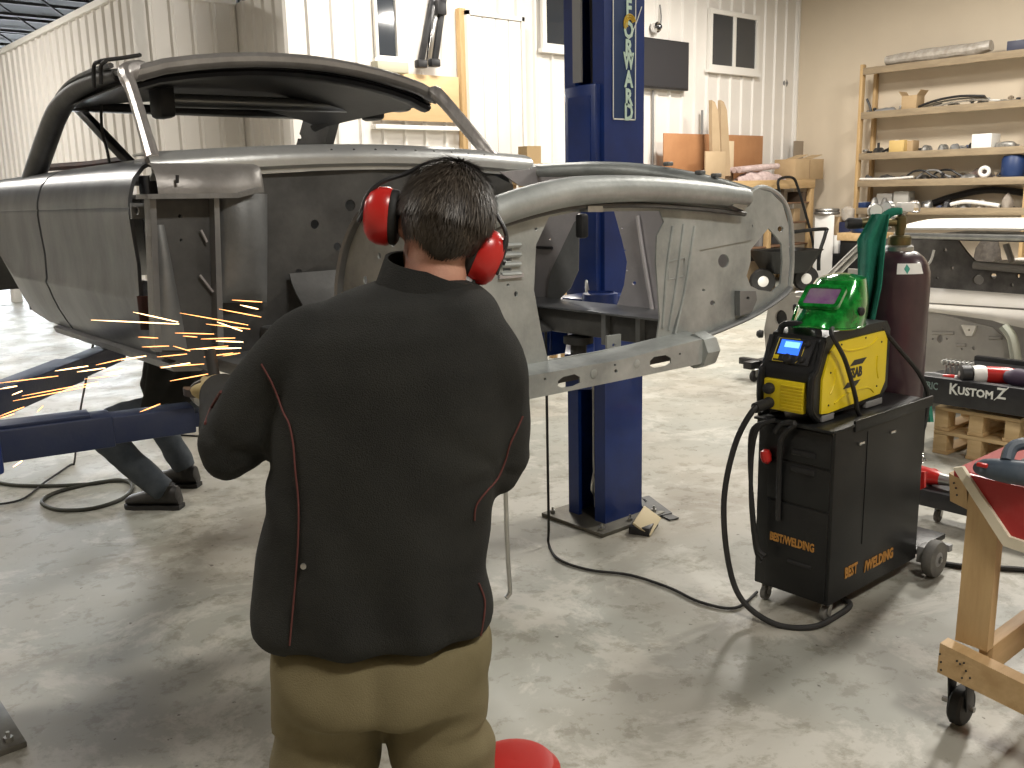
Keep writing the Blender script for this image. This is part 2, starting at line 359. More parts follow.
# ---- windows in the back wall
def window(n, a, b, panes, f=.07):
    p, q = P(*a, Y=YB - .05), P(*b, Y=YB - .05); x0, x1, z0, z1 = p.x, q.x, q.z, p.z
    w_ = st(MB().plate([(x0, z0), (x1, z0), (x1, z1), (x0, z1)], [[(x0 + f, z0 + f), (x1 - f, z0 + f), (x1 - f, z1 - f), (x0 + f, z1 - f)]], .05, lambda a, bb_, c: V((a, YB - .08 + c, bb_))).obj('window_%d' % n, WHITEP))
    for k in range(panes):
        a0 = x0 + f + (x1 - x0 - 2 * f) * k / panes; a1 = x0 + f + (x1 - x0 - 2 * f) * (k + 1) / panes
        MB().bb(a0 + .01, a1 - .01, YB - .052, YB - .04, z0 + f, z1 - f).obj('pane', GLASS, w_)
        if k: MB().bb(a0 - .035, a0 + .035, YB - .075, YB - .035, z0 + f, z1 - f, .005).obj('mullion', WHITEP, w_)
    MB().bb(x0 - .04, x1 + .04, YB - .10, YB - .03, z0 - .05, z0).obj('window_sill', WHITEP, w_)
window(1, (709, 8), (757, 74), 2); window(2, (540, -60), (575, 52), 1); window(3, (370, -60), (399, 60), 1, .03)
# ---- television, its cable, wall camera, cover plate
p, q = P(622, 34, Y=YB - .12), P(688, 91, Y=YB - .12)
t = thing('television', ((p.x + q.x) / 2, YB - .06, q.z), 'flat dark television screen hung on the white ribbed wall', 'television')
MB().bb(p.x, q.x, YB - .13, YB - .07, q.z, p.z, .008).obj('bezel', BLACKM, t); MB().bb(p.x + .02, q.x - .02, YB - .134, YB - .128, q.z + .03, p.z - .02).obj('screen', SCREEN, t)
MB().bb((p.x + q.x) / 2 - .2, (p.x + q.x) / 2 + .2, YB - .07, YB - .0, q.z + .2, p.z - .2).obj('wall_mount', BLACKM, t)
a = P(653, 90, Y=YB - .04); MB().tube([(a.x, YB - .04, a.z), (a.x + .01, YB - .04, a.z - .6), (a.x, YB - .04, a.z - 1.4)], .016, 6).obj('television_cable', GREYP, label='thin grey cable conduit running down the wall below the television', cat='cable')
a = P(658, 27, Y=YB - .12)
t = thing('wall_camera', (a.x, YB - .05, a.z - .08), 'small chrome security camera with a wire loop above the television', 'camera')
MB().lathe([(.03, 0), (.07, .02), (.075, .1), (.06, .12)], (a.x, YB - .02, a.z), (0, -1, 0)).obj('body', CHROME, t); MB().lathe([(.04, .0), (.035, .03), (0, .05)], (a.x, YB - .14, a.z), (0, -1, 0), 14).obj('lens', GLASS, t)
MB().tube([(a.x, YB - .05, a.z), (a.x + .1, YB - .06, a.z), (a.x + .15, YB - .05, a.z + .15), (a.x + .13, YB - .04, a.z + .33)], .012, 6, 5).obj('wire', GREYP, t)
a = P(787, 83, Y=YB - .04); MB().lathe([(.06, 0), (.06, .02), (.02, .03), (.02, .05)], (a.x, YB - .0, a.z), (0, -1, 0), 12).obj('wall_light_button', GREYP, label='small round grey button on the ribbed wall near the corner', cat='button')
# ---- white sliding cabinet door (ribbed) and plywood board, timber post
p, q = P(466, 10, Y=YB - .16), P(526, 152, Y=YB - .16)
t = thing('metal_sliding_door', ((p.x + q.x) / 2, YB - .1, 1.2), 'white ribbed metal door leaf with a pale frame on the back wall', 'door')
x0, x1, z1 = p.x, q.x, p.z
for k in range(4):
    xa = x0 + .04 + (x1 - x0 - .08) * k / 4; xb = x0 + .04 + (x1 - x0 - .08) * (k + 1) / 4
    MB().bb(xa + .004, xb - .004, YB - .16, YB - .12, 1.75, z1 - .05, .012).obj('door_panel', PANEL, t)
for a, bq, c, d in ((x0, x1, z1 - .05, z1), (x0, x1, 1.70, 1.75), (x0, x0 + .04, 1.7, z1), (x1 - .04, x1, 1.7, z1)): MB().bb(a, bq, YB - .18, YB - .12, c, d).obj('door_frame', WHITEP, t)
a = P(463, 8, Y=YB - .12); MB().bb(a.x - .055, a.x + .04, YB - .12, YB - .03, 1.0, a.z, .006).obj('timber_post', PINEX, label='upright pine post beside the white ribbed metal door', cat='post')
p, q = P(374, 60, Y=YB - .1), P(462, 121, Y=YB - .1)
MB().bb(p.x, q.x - .03, YB - .10, YB - .075, q.z - .02, p.z - .12, .002).obj('plywood_board', PLY, label='pale plywood board fixed to the ribbed back wall', cat='board')
p, q = P(376, 124, Y=YB - .12), P(460, 128, Y=YB - .12); MB().bb(p.x, q.x, YB - .115, YB - .03, p.z - .05, p.z, .004).obj('wall_ledge', WHITEP, label='narrow white ledge under the plywood board', cat='ledge')
p = P(376, 66, Y=YB - .2); MB().bb(p.x, p.x + .42, YB - .24, YB - .105, p.z - .06, p.z + .06, .01).obj('grey_tray', mat('sage_box', (.42, .40, .30), .6), label='small grey green box on the plywood board ledge', cat='box')
# ---- black bar clamps / straps hanging on the wall
p = P(425, 62, Y=YB - .12)
t = thing('bar_clamp', (p.x, YB - .1, p.z), 'pair of tall black and chrome lifting bars hung on the ribbed wall', 'clamp')
for k, (a, bq, m_) in enumerate((((420, 66), (436, -20), BLACKM), ((428, 66), (438, -10), CHROME), ((434, 66), (446, -20), BLACKM))):
    MB().beam(P(*a, Y=YB - .1 - .02 * k), P(*bq, Y=YB - .1 - .02 * k), .07, .05, .006, V((0, 1, 0))).obj('bar', m_, t)
for a in ((440, 8), (421, 64), (434, 63)):
    c = P(*a, Y=YB - .16); MB().box(c, (.13, .1, .16 if a[1] < 30 else .09), .015).obj('jaw', BLACKM, t)
# ================================================================== CAR SHELL ON THE LIFT
X0, YF, YR, XF = 1.05, 2.95, 1.70, 2.55
car = thing('car_shell', (1.86, 3.9, 1.08), 'stripped bare steel coupe body shell raised on the blue lift', 'car')
def sidex(z):
    """outer skin of the body side: X for a height z"""
    pr = [(1.06, 1.15), (1.10, 1.12), (1.20, 1.072), (1.275, 1.052), (1.285, 1.046), (1.30, 1.051), (1.40, 1.054), (1.50, 1.046), (1.562, 1.044), (1.572, 1.052), (1.582, 1.044), (1.62, 1.052), (1.66, 1.068), (1.69, 1.095), (1.708, 1.13), (1.718, 1.175), (1.722, 1.24)]
    for i in range(len(pr) - 1):
        if z <= pr[i + 1][0]:
            t = max(0, (z - pr[i][0]) / (pr[i + 1][0] - pr[i][0])); return pr[i][1] + (pr[i + 1][1] - pr[i][1]) * t
    return pr[-1][1]
ZS = [1.09, 1.13, 1.18, 1.23, 1.265, 1.28, 1.287, 1.30, 1.34, 1.40, 1.46, 1.52, 1.555, 1.564, 1.572, 1.58, 1.60, 1.63, 1.66, 1.678, 1.69, 1.70, 1.708, 1.714, 1.718, 1.722]
def skin(name, ya, yb, zlow=lambda y: 1.09, mir=False, m=STEELH, parent=car):
    b = MB(); n = len(ZS) - 1
    def fn(u, v):
        k = v * n; i = min(n - 1, int(k)); z = ZS[i] + (ZS[i + 1] - ZS[i]) * (k - i)
        y0, y1 = ya(z), yb(z); y = y0 + (y1 - y0) * u; zl = zlow(y)
        if z < zl: z = zl + (z - 1.09) * .02
        x = sidex(z) + .012 * ((y - 4.0) / 1.5) ** 2
        dz = -.012 * max(0, (y - 3.2)) 
        return V((3.68 - x if mir else x, y, z + dz * (z - 1.1) / .6))
    return b.grid(fn, 14, n, .012).obj(name, m, parent, ang=50)
front = lambda z: 3.035 + .08 * max(0, (1.30 - z) / .2) * .4 - .0
gap = lambda z: 4.05 - .03 * (z - 1.2)
skin('door', front, lambda z: gap(z) - .012)
def arch(y):
    d = (y - 5.22)
    if y < 4.25: return 1.09
    if abs(d) < .66: return 1.05 + sqrt(max(0, .66 ** 2 - d * d)) * .62 + .02
    return 1.09 + .0
skin('quarter_panel', lambda z: gap(z) + .012, lambda z: 6.4, arch)
skin('far_door', front, lambda z: gap(z) - .012, mir=True); skin('far_quarter_panel', lambda z: gap(z) + .012, lambda z: 6.4, arch, mir=True)
# inner wheel house and tail panel close the body
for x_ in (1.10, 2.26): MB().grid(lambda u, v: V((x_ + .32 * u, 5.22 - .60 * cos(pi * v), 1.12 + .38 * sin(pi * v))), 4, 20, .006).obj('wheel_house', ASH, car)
MB().bb(1.12, 2.56, 6.36, 6.39, 1.10, 1.62, .005).obj('tail_panel', STEEL, car)
MB().bb(1.14, 2.54, 5.0, 6.38, 1.60, 1.62, .005).obj('boot_deck', STEEL, car)
# rocker sill, floor pan
for sx, nm in ((1, 'rocker_sill'), (-1, 'rocker_sill')):
    f_ = lambda x: x if sx > 0 else 3.68 - x
    MB().plate([(1.13, 1.085), (1.10, 1.075), (1.11, 1.05), (1.20, 1.04), (1.24, 1.06), (1.24, 1.16), (1.17, 1.17)], [], 1.30, lambda a, b, c: V((f_(a), 2.98 + c, b))).obj(nm, STEEL, car)
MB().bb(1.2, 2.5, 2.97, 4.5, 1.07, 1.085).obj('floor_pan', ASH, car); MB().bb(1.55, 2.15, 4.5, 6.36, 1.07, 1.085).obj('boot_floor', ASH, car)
MB().bb(1.22, 1.62, 2.4, 3.0, 1.045, 1.09, .01).obj('torque_box', GALVD, car)
for y in (3.6, 4.3): MB().bb(1.2, 2.5, y, y + .12, 1.03, 1.075, .01).obj('floor_brace', ASH, car)
# ---- roof, pillars, header
rz = lambda u, v: 2.055 + .05 * sin(pi * min(1, max(0, v))) - .05 * (2 * u - 1) ** 2 - .035 * v ** 2
def roof(u, v):
    x = 1.175 + 1.235 * u; y = 3.22 + 1.04 * v + .05 * (2 * u - 1) ** 2 * (1 - v); return V((x, y, 2.012 + .085 * sin(pi * u) ** .7 - .022 * u + .03 * sin(pi * v) - .04 * v * v))
MB().grid(roof, 16, 14, .012).obj('roof_skin', STEEL, car, ang=60)
MB().grid(lambda u, v: roof(u, .03 + v * .93) - V((0, 0, .035 + .03 * sin(pi * v))), 12, 8, .004).obj('roof_lining', BLACKM, car, ang=60)
hdr = [roof(u / 12, 0) + V((0, -.01, -.012)) for u in range(13)]
HDR = mat('dull_header_steel', (.36, .345, .33), .38, .35, (.22, .21, .20), 6, .9, .1, 80)
MB().tube(hdr, .030, 10, flat=.85).obj('windscreen_header', HDR, car)
MB().tube([p + V((0, .08, -.035)) for p in hdr], .035, 8, flat=.5).obj('header_inner_rail', BLACKM, car)
na = [roof(.03, .02) + V((0, 0, -.012)), P(126, 73, Y=3.22), P(132, 90, Y=3.17), P(142, 122, Y=3.07), P(153, 160, Y=2.97)]
MB().tube(na, [.03, .026, .021, .021, .024], 10, 5, flat=1.15).obj('pillar', CHROME if 0 else mat('polished_steel', (.58, .55, .53), .30, .55, (.34, .32, .31), 10, .8, .1, 90, stretch=(3, 3, .3)), car)
fa = [roof(1, 0), P(436, 93, Y=3.2), P(450, 108, Y=3.14), P(471, 133, Y=3.04), P(492, 158, Y=2.96)]
MB().tube(fa, [.028, .03, .028, .028, .028], 10, 5, flat=.9).obj('pillar', MATS['polished_steel'], car)
# roof side rails and rear pillars
nr = [P(118, 75, X=1.19), P(96, 81, X=1.19), P(74, 93, X=1.18), P(58, 112, X=1.17), P(45, 145, X=1.16), P(31, 186, X=1.16)]
MB().tube(nr, [.022, .03, .036, .042, .044, .046], 12, 8, flat=1.0).obj('rear_pillar', ASH, car)
MB().tube([p + V((-.02, 0, .03 if k < 3 else .03 - .012 * (k - 2))) for k, p in enumerate(nr)], [.010] * 6, 6, 8).obj('drip_rail', STEELH, car)
mir = lambda p: V((3.66 - p.x, p.y, p.z))
fr = [roof(1, .04) - V((.01, 0, .01)), roof(1, .5) - V((.01, 0, .01)), roof(1, 1) - V((.01, 0, .02))]
MB().tube(fr, .028, 8, 4).obj('roof_rail', ASH, car)
c = [P(313, 108, X=2.5), P(345, 108, X=2.5), P(337, 125, X=2.5), P(330, 152, X=2.5), P(301, 152, X=2.5), P(308, 128, X=2.5)]
MB().plate([(p.y, p.z) for p in c], [circ((c[0].y + c[4].y) / 2 - .03 + .02 * k, 1.72 + .085 * k, .018, 8) for k in range(3)], .05, lambda a, b, cc: V((2.46 + cc, a, b))).obj('rear_pillar', ASH, car)
MB().bb(1.2, 2.5, 4.24, 4.34, 1.965, 2.0, .01).obj('rear_header', BLACKM, car)
MB().tube([V((1.2, 4.45, 1.68)), V((1.5, 4.75, 1.685)), V((2.2, 4.75, 1.685)), V((2.5, 4.45, 1.68))], .025, 8, 5).obj('parcel_shelf_edge', ASH, car)
# bracing inside the shell: silver tube with black pads, diagonal strut, straps
a, bq = P(158, 100, Y=3.85), P(372, 107, Y=3.85)
MB().cyl(a, bq, .028, seg=12).obj('brace_tube', mat('grey_tube', (.30, .31, .32), .35, .7), car)
for e in ((162, 99, 24), (372, 104, 40)):
    q = P(e[0], e[1], Y=3.84); MB().box(q, (.07, .12, .15), .02).obj('brace_pad', BLACKM, car)
q = P(380, 102, Y=3.80); MB().box(q, (.30, .10, .08), .02).obj('sun_visor_mount', ASH, car)
MB().cyl(P(398, 101, Y=3.7), P(424, 102, Y=3.7), .008, seg=8).tube([P(416, 99, Y=3.7), P(420, 104, Y=3.7), P(426, 102, Y=3.7), P(425, 96, Y=3.7)], .007, 6, 3).obj('visor_hook', ZINC, car)
MB().beam(P(76, 106, X=1.35), P(131, 164, X=1.35), .035, .035, .006).obj('diagonal_strut', BLACKM, car)
MB().tube([P(94, 88, X=1.14), P(94, 66, X=1.14), P(99, 62, X=1.14), P(106, 60, X=1.16), P(122, 58, X=1.18), P(140, 55, X=1.2)], .007, 6, 4).tube([P(101, 84, X=1.14), P(101, 66, X=1.14), P(106, 61, X=1.14)], .007, 6, 4).obj('strap', RUBBER, car)
MB().tube([P(101, 104, X=1.3), P(102, 130, X=1.3), P(107, 150, X=1.3), P(110, 166, X=1.3)], .006, 6, 4).obj('wire', RUBBER, car)
MB().tube([P(40, 168, X=1.4), P(90, 165, X=1.4), P(128, 160, X=1.4)], .018, 8).obj('belt_rail', RUSTY, car)
# ---- cowl: pale rolled lip right across, scuttle top behind it
def cowl(u, v):
    x = 1.09 + (2.66 - 1.09) * u; bow = .07 * sin(pi * u); zt = 1.722 + .03 * sin(pi * u)
    pr = [(0.10, .008), (.0, .012), (-.035, 0), (-.05, -.02), (-.05, -.045), (-.03, -.055), (-.03, -.07)]
    k = v * 6; i = min(5, int(k)); f_ = k - i
    dy = pr[i][0] + (pr[i + 1][0] - pr[i][0]) * f_; dz = pr[i][1] + (pr[i + 1][1] - pr[i][1]) * f_
    return V((x, 3.0 + dy - bow, zt + dz))
MB().grid(cowl, 24, 12, .006).obj('cowl_lip', mat('pale_bare_steel', (.46, .47, .47), .38, .6, (.58, .59, .58), 4, .9, .1, 60), car, ang=50)
MB().bb(1.12, 2.62, 3.02, 3.18, 1.70, 1.725, .008).obj('scuttle_top', STEEL, car)
for k in range(9):
    u = .38 + k * .055; q = cowl(u, .37); MB().lathe([(.006, 0), (.005, .003)], q + V((0, -.004, 0)), (0, -1, .3), 8).obj('bolt_hole', BLACKM, car)
# ---- firewall
fo = [(1.20, 1.06), (2.52, 1.06), (2.56, 1.62), (2.45, 1.66), (1.86, 1.69), (1.25, 1.66)]
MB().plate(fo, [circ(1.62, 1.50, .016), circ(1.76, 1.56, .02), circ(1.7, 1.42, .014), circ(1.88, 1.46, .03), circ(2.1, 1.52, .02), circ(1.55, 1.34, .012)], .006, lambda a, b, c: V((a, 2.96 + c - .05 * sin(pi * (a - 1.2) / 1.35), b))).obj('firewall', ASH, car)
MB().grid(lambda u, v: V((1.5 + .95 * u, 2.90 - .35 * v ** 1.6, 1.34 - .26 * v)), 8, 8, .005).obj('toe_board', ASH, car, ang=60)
MB().beam(V((1.72, 2.72, 1.38)), V((1.98, 2.6, 1.12)), .05, .012).obj('firewall_stiffener', GALVD, car)
# bulging lighter panel next to the hinge post
def bulge(u, v):
    w_ = P(216 + 50 * u, 194 + 108 * v, Y=2.90); w_.y -= .07 * sin(pi * min(1, u * 1.0)) ** .6 * sin(pi * min(1, .15 + v * .85)) ** .5; return w_
MB().grid(bulge, 12, 12, .004).obj('cowl_side_bulge', GALVD, car, ang=60)
MB().pxplate([(214, 192), (219, 192), (224, 345), (218, 345)], [], Y=2.86, th=.05).obj('seam_flange', STEEL, car)
# kick panel (between hinge post and bulge), hinge post
MB().pxplate([(152, 198), (216, 198), (223, 350), (212, 372), (160, 356)], [circ(180, 216, 2, 8), circ(181, 240, 1.5, 8)], Y=2.90, th=.006).obj('kick_panel', ASH, car)
def kickb(u, v):
    w_ = P(157 + (6 + 24 * v) * u, 225 + 125 * v, Y=2.896); w_.y -= .02 * sin(pi * u) * sin(pi * v) ** .7; return w_
MB().grid(kickb, 8, 10, .004).obj('kick_panel_dent', GALVD, car, ang=60)
MB().pxplate([(150, 198), (156, 198), (162, 352), (156, 352)], [], Y=2.86, th=.05).obj('hinge_flange', STEEL, car)
for p in (((201, 230), (207, 242)), ((200, 275), (213, 292))): MB().beam(P(*p[0], Y=2.885), P(*p[1], Y=2.885), .006, .006, 0, V((0, 1, 0))).obj('scratch_rib', LAV, car)
MB().bb(1.09, 1.20, 2.99, 3.08, 1.09, 1.67, .01).obj('hinge_post', BLACKM, car)
MB().pxplate([(137, 296), (152, 296), (155, 330), (141, 330)], [], Y=2.98, th=.004).obj('oxide_patch', RUSTY, car)
for y_ in (203,):
    MB().pxplate([(131, y_), (147, y_), (147, y_ + 16), (132, y_ + 16)], [circ(137, y_ + 8, 2.5, 10, 4)], Y=2.97, th=.012).obj('door_hinge', GALVD, car)
# rounded air box under the cowl end
def abox(u, v):
    a0 = P(148, 166, Y=2.92); a1 = P(256, 166, Y=2.92); x = a0.x + (a1.x - a0.x) * u; th = pi * (.5 * v)
    rd = .085 * (.72 + .28 * sin(pi * min(1, u * 1.15))); return V((x, 2.92 - rd * sin(th) * (1 if u < .97 else .6), 1.61 + .09 * cos(th)))
MB().grid(abox, 16, 10, .004).obj('air_box', mat('warm_bare_steel', (.30, .285, .27), .4, .4, (.20, .19, .18), 6, .9, .1, 60), car, ang=50)
MB().pxplate([(148, 194), (238, 193), (262, 187), (262, 192), (238, 198), (148, 199)], [], Y=2.82, th=.1).obj('air_box_flange', STEEL, car)
MB().pxplate([(176, 175), (179, 175), (179, 183), (176, 183)], [], Y=2.828, th=.004).obj('air_box_slot', BLACKM, car)
# ---- near apron stub with curved wheel-arch flange (left of the worker's head)
ar = [P(389, 196, X=1.42), P(364, 212, X=1.42), P(349, 240, X=1.42), P(342, 270, X=1.42), P(340, 300, X=1.42), P(344, 330, X=1.42)]
MB().tube(ar, .02, 8, 5, flat=.5).obj('arch_flange', GALVD, car)
pol = [(p.y, p.z) for p in ar] + [(1.76, 1.25), (1.74, 1.50), (1.9, 1.555)]
MB().plate(pol, [circ(2.15, 1.47, .014, 10), circ(2.22, 1.43, .009, 8), circ(2.05, 1.38, .01, 8), circ(2.3, 1.36, .012, 8)], .005, lambda a, b, c: V((1.425 + c, a, b))).obj('apron', GALV, car)
MB().bb(1.40, 1.50, 1.74, 2.95, 1.08, 1.17, .012).obj('frame_rail', GALVD, car)
MB().beam(V((1.41, 2.28, 1.24)), V((1.41, 1.95, 1.44)), .05, .03, .004).obj('gusset', ASH, car)
# ---- radiator support (front panel): rolled top bar, louvred panel, opening, lower crossmember
def rq(p): w_ = P(*p, Y=YR); return (w_.x, w_.z)
op = [(549, 217), (575, 212), (640, 211), (660, 211), (664, 222), (657, 236), (656, 262), (660, 318), (657, 339), (600, 351), (548, 360), (541, 330), (534, 290), (536, 245)]
out = [(455, 232), (500, 212), (560, 196), (660, 196), (740, 206), (752, 214), (752, 240), (700, 250), (672, 330), (668, 348), (560, 366), (520, 366), (470, 340)]
louv = []
for k in range(3):
    y_ = 249 + 9.6 * k; louv.append([(503, y_), (512, y_ - .6), (512, y_ + 2.4), (503, y_ + 3)])
holes = [op] + louv + [circ(536, 229, 1.6, 8), circ(516, 268 + 26, 2, 8, 3), circ(508, 285, 1.5, 8)]
MB().plate([rq(p) for p in out], [[rq(p) for p in h] for h in holes], .005, lambda a, b, c: V((a, YR + c, b))).obj('radiator_support', GALV, car)
for k in range(4):
    y_ = 249 + 9.6 * k; MB().tube([P(501, y_ - 3, Y=YR - .002), P(520, y_ - 4, Y=YR - .002)], .0075, 8, flat=.8).obj('louvre', GALV, car)
MB().pxplate([(500, 275), (524, 273), (524, 277), (500, 279)], [], Y=YR - .008, th=.008).obj('pressed_rib', LAV, car)
# pressed recess frames on the right-hand panel of the support
for q in (((672, 226), (666, 270), (662, 328)), ((683, 224), (676, 280), (668, 330)), ((694, 226), (684, 290), (674, 334))):
    MB().tube([P(*p, Y=YR + .001) for p in q], .007, 8, 4, flat=.6).obj('pressed_rib', GALV, car)
MB().tube([P(*p, Y=YR) for p in ((668, 262), (684, 258), (684, 276), (668, 280), (668, 262))], .0025, 6).obj('pressed_frame', GALV, car)
tb = [(440, 240), (470, 228), (498, 214), (540, 201), (580, 194), (640, 192), (700, 196), (745, 201)]
tc_ = [P(p[0], p[1] - 3, Y=YR - .02) for p in tb]
MB().tube(tc_, [.036, .036, .037, .038, .038, .036, .034, .03], 12, 5, flat=.95, updir=(0, 0, 1)).obj('upper_crossmember', GALV, car, ang=50)
MB().tube([P(p[0], p[1] + 13, Y=YR - .02) for p in tb], .007, 6, 5).obj('crossmember_lip', ASH, car)
MB().pxplate([(588, 206), (603, 206), (603, 212), (588, 212)], [], Y=YR - .03, th=.03).obj('bracket', ZINC, car)
MB().pxplate([(738, 197), (750, 199), (745, 211), (733, 206)], [], Y=YR - .04, th=.03).obj('bonnet_catch', ZINC, car)
# lower crossmember with slots (tilted box section)
lo = [(500, 372), (528, 345 + 8), (600, 342), (660, 329), (700, 325), (712, 331), (715, 352), (708, 363), (690, 371), (628, 381), (526, 401), (496, 402)]
sl = [[(558, 381), (563, 377), (575, 374), (580, 377), (580, 383), (574, 386), (562, 388), (558, 386)], [(650, 361), (654, 357), (666, 355), (671, 358), (671, 363), (666, 366), (655, 368), (650, 366)]]
face = [(496, 380), (528, 376), (620, 360), (690, 342), (708, 338), (714, 342), (712, 354), (700, 364), (628, 379), (526, 400), (496, 401)]
rl = lambda p: (lambda w_: (w_.x, w_.z))(P(*p, Y=YR - .075))
MB().plate([rl(p) for p in face], [[rl(p) for p in h] for h in sl] + [[rl(p) for p in circ(*q)] for q in ((616, 371, 1.8, 8), (545, 379, 1.5, 8), (680, 354, 1.2, 8), (615, 365, 1.2, 8))], .004, lambda a, b, c: V((a, YR - .075 + c, b))).obj('lower_crossmember_face', GALV, car)
topp = [(496, 380), (528, 376), (620, 360), (690, 342), (708, 338)]
g0 = [V((*[P(*p, Y=YR - .075)][0],)) for p in topp]
def topf(u, v):
    k = u * 4; i = min(3, int(k)); p = g0[i].lerp(g0[i + 1], k - i); return p + V((0, .078 * v, .012 * v))
MB().grid(topf, 16, 5, .004).obj('lower_crossmember_top', GALV, car, ang=50)
MB().plate([rl(p) for p in [(500, 382), (528, 378), (620, 362), (690, 345), (704, 341), (708, 352), (698, 362), (628, 377), (526, 398), (500, 400)]], [], .004, lambda a, b, c: V((a, YR - .005 + c, b))).obj('lower_crossmember_back', ASH, car)
for q in ((594, 374), (637, 364)): w_ = P(*q, Y=YR - .076); MB().lathe([(.012, 0), (.009, .0015), (.0, .0015)], w_, (0, -1, 0), 14).obj('pressed_dimple', GALV, car)
w0, w1 = P(706, 336, Y=YR - .06), P(706, 366, Y=YR - .06); MB().lathe([(.050, 0), (.052, .012), (.052, .05), (.046, .062)], (w0.x - .035, YR - .045, (w0.z + w1.z) / 2 + .003), (1, 0, 0), 8).obj('rail_end_cap', GALV, car)
# ---- far headlamp panel with ragged opening
hp = [(690, 226), (735, 204), (756, 188), (772, 192), (784, 204), (790, 226), (791, 262), (789, 288), (782, 298), (750, 318), (700, 336), (668, 340), (674, 300), (684, 255)]
ho = [(770, 228), (777, 236), (783, 244), (784, 262), (782, 284), (774, 292), (760, 290), (752, 286), (748, 276), (752, 262), (752, 250), (760, 240)]
MB().plate([rq(p) for p in hp], [[rq(p) for p in ho]] + [[rq(p) for p in circ(*q)] for q in ((725, 261, 5.5, 14, 7), (743, 228, 2, 8), (753, 226, 1.6, 8), (782, 229, 3, 10), (718, 222, 1.6, 8), (714, 303, 2.6, 10), (705, 290, 1.5, 8))], .006, lambda a, b, c: V((a, YR + .005 + c, b))).obj('headlamp_panel', GALV, car)
edge = [(740, 202), (757, 188), (773, 191), (785, 204), (791, 226), (792, 262), (790, 288)]
MB().tube([P(*p, Y=YR + .012) for p in edge], .008, 8, 5).obj('panel_flange', GALV, car)
MB().pxplate([(740, 291), (756, 291), (757, 300), (752, 312), (740, 316)], [circ(748, 298, 1.6, 8)], Y=YR - .015, th=.018).obj('lamp_bracket', GALVD, car)
MB().tube([P(*p, Y=YR - .01) for p in ((790, 288), (780, 298), (750, 317), (705, 336))], .012, 8, 5, flat=.6).obj('valance_edge', GALVD, car)
# ---- far apron seen through the opening, fender rail on top, lower rail
def fq(p): w_ = P(*p, X=XF); return (w_.y, w_.z)
fo = [(536, 166), (640, 168), (752, 192), (752, 240), (700, 346), (545, 330), (520, 300), (520, 200)]
fh = [(582, 206), (612, 204), (622, 240), (627, 262), (624, 285), (616, 308), (566, 304), (556, 292), (560, 262), (570, 236)]
MB().plate([fq(p) for p in fo], [[fq(p) for p in fh]] + [[fq(p) for p in circ(*q)] for q in ((634, 283, 2, 10), (550, 239, 1, 6), (622, 228, 1, 6), (625, 250, 1, 6), (627, 270, 1, 6))], .006, lambda a, b, c: V((XF + c, a, b))).obj('far_apron', LAV, car)
MB().tube([P(*p, X=XF - .01) for p in ((637, 216), (642, 250), (652, 310))], .009, 8, 3).obj('pressed_rib', LAV, car)
MB().tube([P(*p, X=XF - .006) for p in ((532, 247), (552, 248))], .006, 6).obj('apron_slot', BLACKM, car)
dk = [(576, 222), (581, 218), (580, 270), (572, 288), (556, 304), (549, 296), (552, 272)]
MB().plate([fq(p) for p in dk], [], .004, lambda a, b, c: V((XF - .010 + c, a, b))).obj('tower_reinforcement', GALVD, car)
ft = [(534, 172), (560, 171), (600, 170), (640, 172), (690, 180), (730, 190), (752, 197)]
MB().tube([P(*p, X=XF + .02) for p in ft], [.03, .035, .035, .034, .034, .03, .025], 10, 4, flat=.8).obj('fender_rail', GALV, car, ang=50)
MB().tube([P(p[0], p[1] - 3, X=XF + .09) for p in ft], [.02] * 7, 8, 4).obj('fender_rail', GALV, car)
for p in ((700, 183), (716, 186), (668, 174)): MB().box(P(*p, X=XF + .02) + V((0, 0, .034)), (.03, .025, .014), .004).obj('rail_bracket', GALVD, car)
MB().bb(XF - .16, XF - .02, 2.0, 2.9, 1.075, 1.165, .012).obj('frame_rail', ASH, car)
MB().bb(XF - .20, XF, 2.0, 2.9, 1.168, 1.176, .002).obj('rail_ledge', STEELH, car)
for y in (2.1, 2.26): MB().bb(XF - .185, XF - .16, y, y + .02, 1.06, 1.17).obj('rail_gusset', GALVD, car)
MB().pxplate([(607, 336), (621, 334), (621, 352), (607, 354)], [circ(614, 345, 1.8, 8)], Y=1.80, th=.006).obj('tab', GALV, car)
MB().box(P(582, 226, Y=1.95), (.03, .03, .07), .008).obj('hinge_block', BLACKM, car)
w_ = P(526, 170, Y=2.8); MB().pxplate([(500, 172), (536, 168), (572, 178), (556, 186), (520, 186)], [circ(540, 174, 1.6, 8)], Y=2.80, th=.006).obj('cowl_corner_plate', LAV, car)
# prop rod hanging behind the worker's elbow
a = [P(505, 470, Y=1.78), P(507, 540, Y=1.78), P(510, 588, Y=1.78), P(509, 594, Y=1.78), P(506, 598, Y=1.78)]
a[0].z = 1.10; MB().tube(a, .006, 8, 3).obj('prop_rod', ZINC, car)
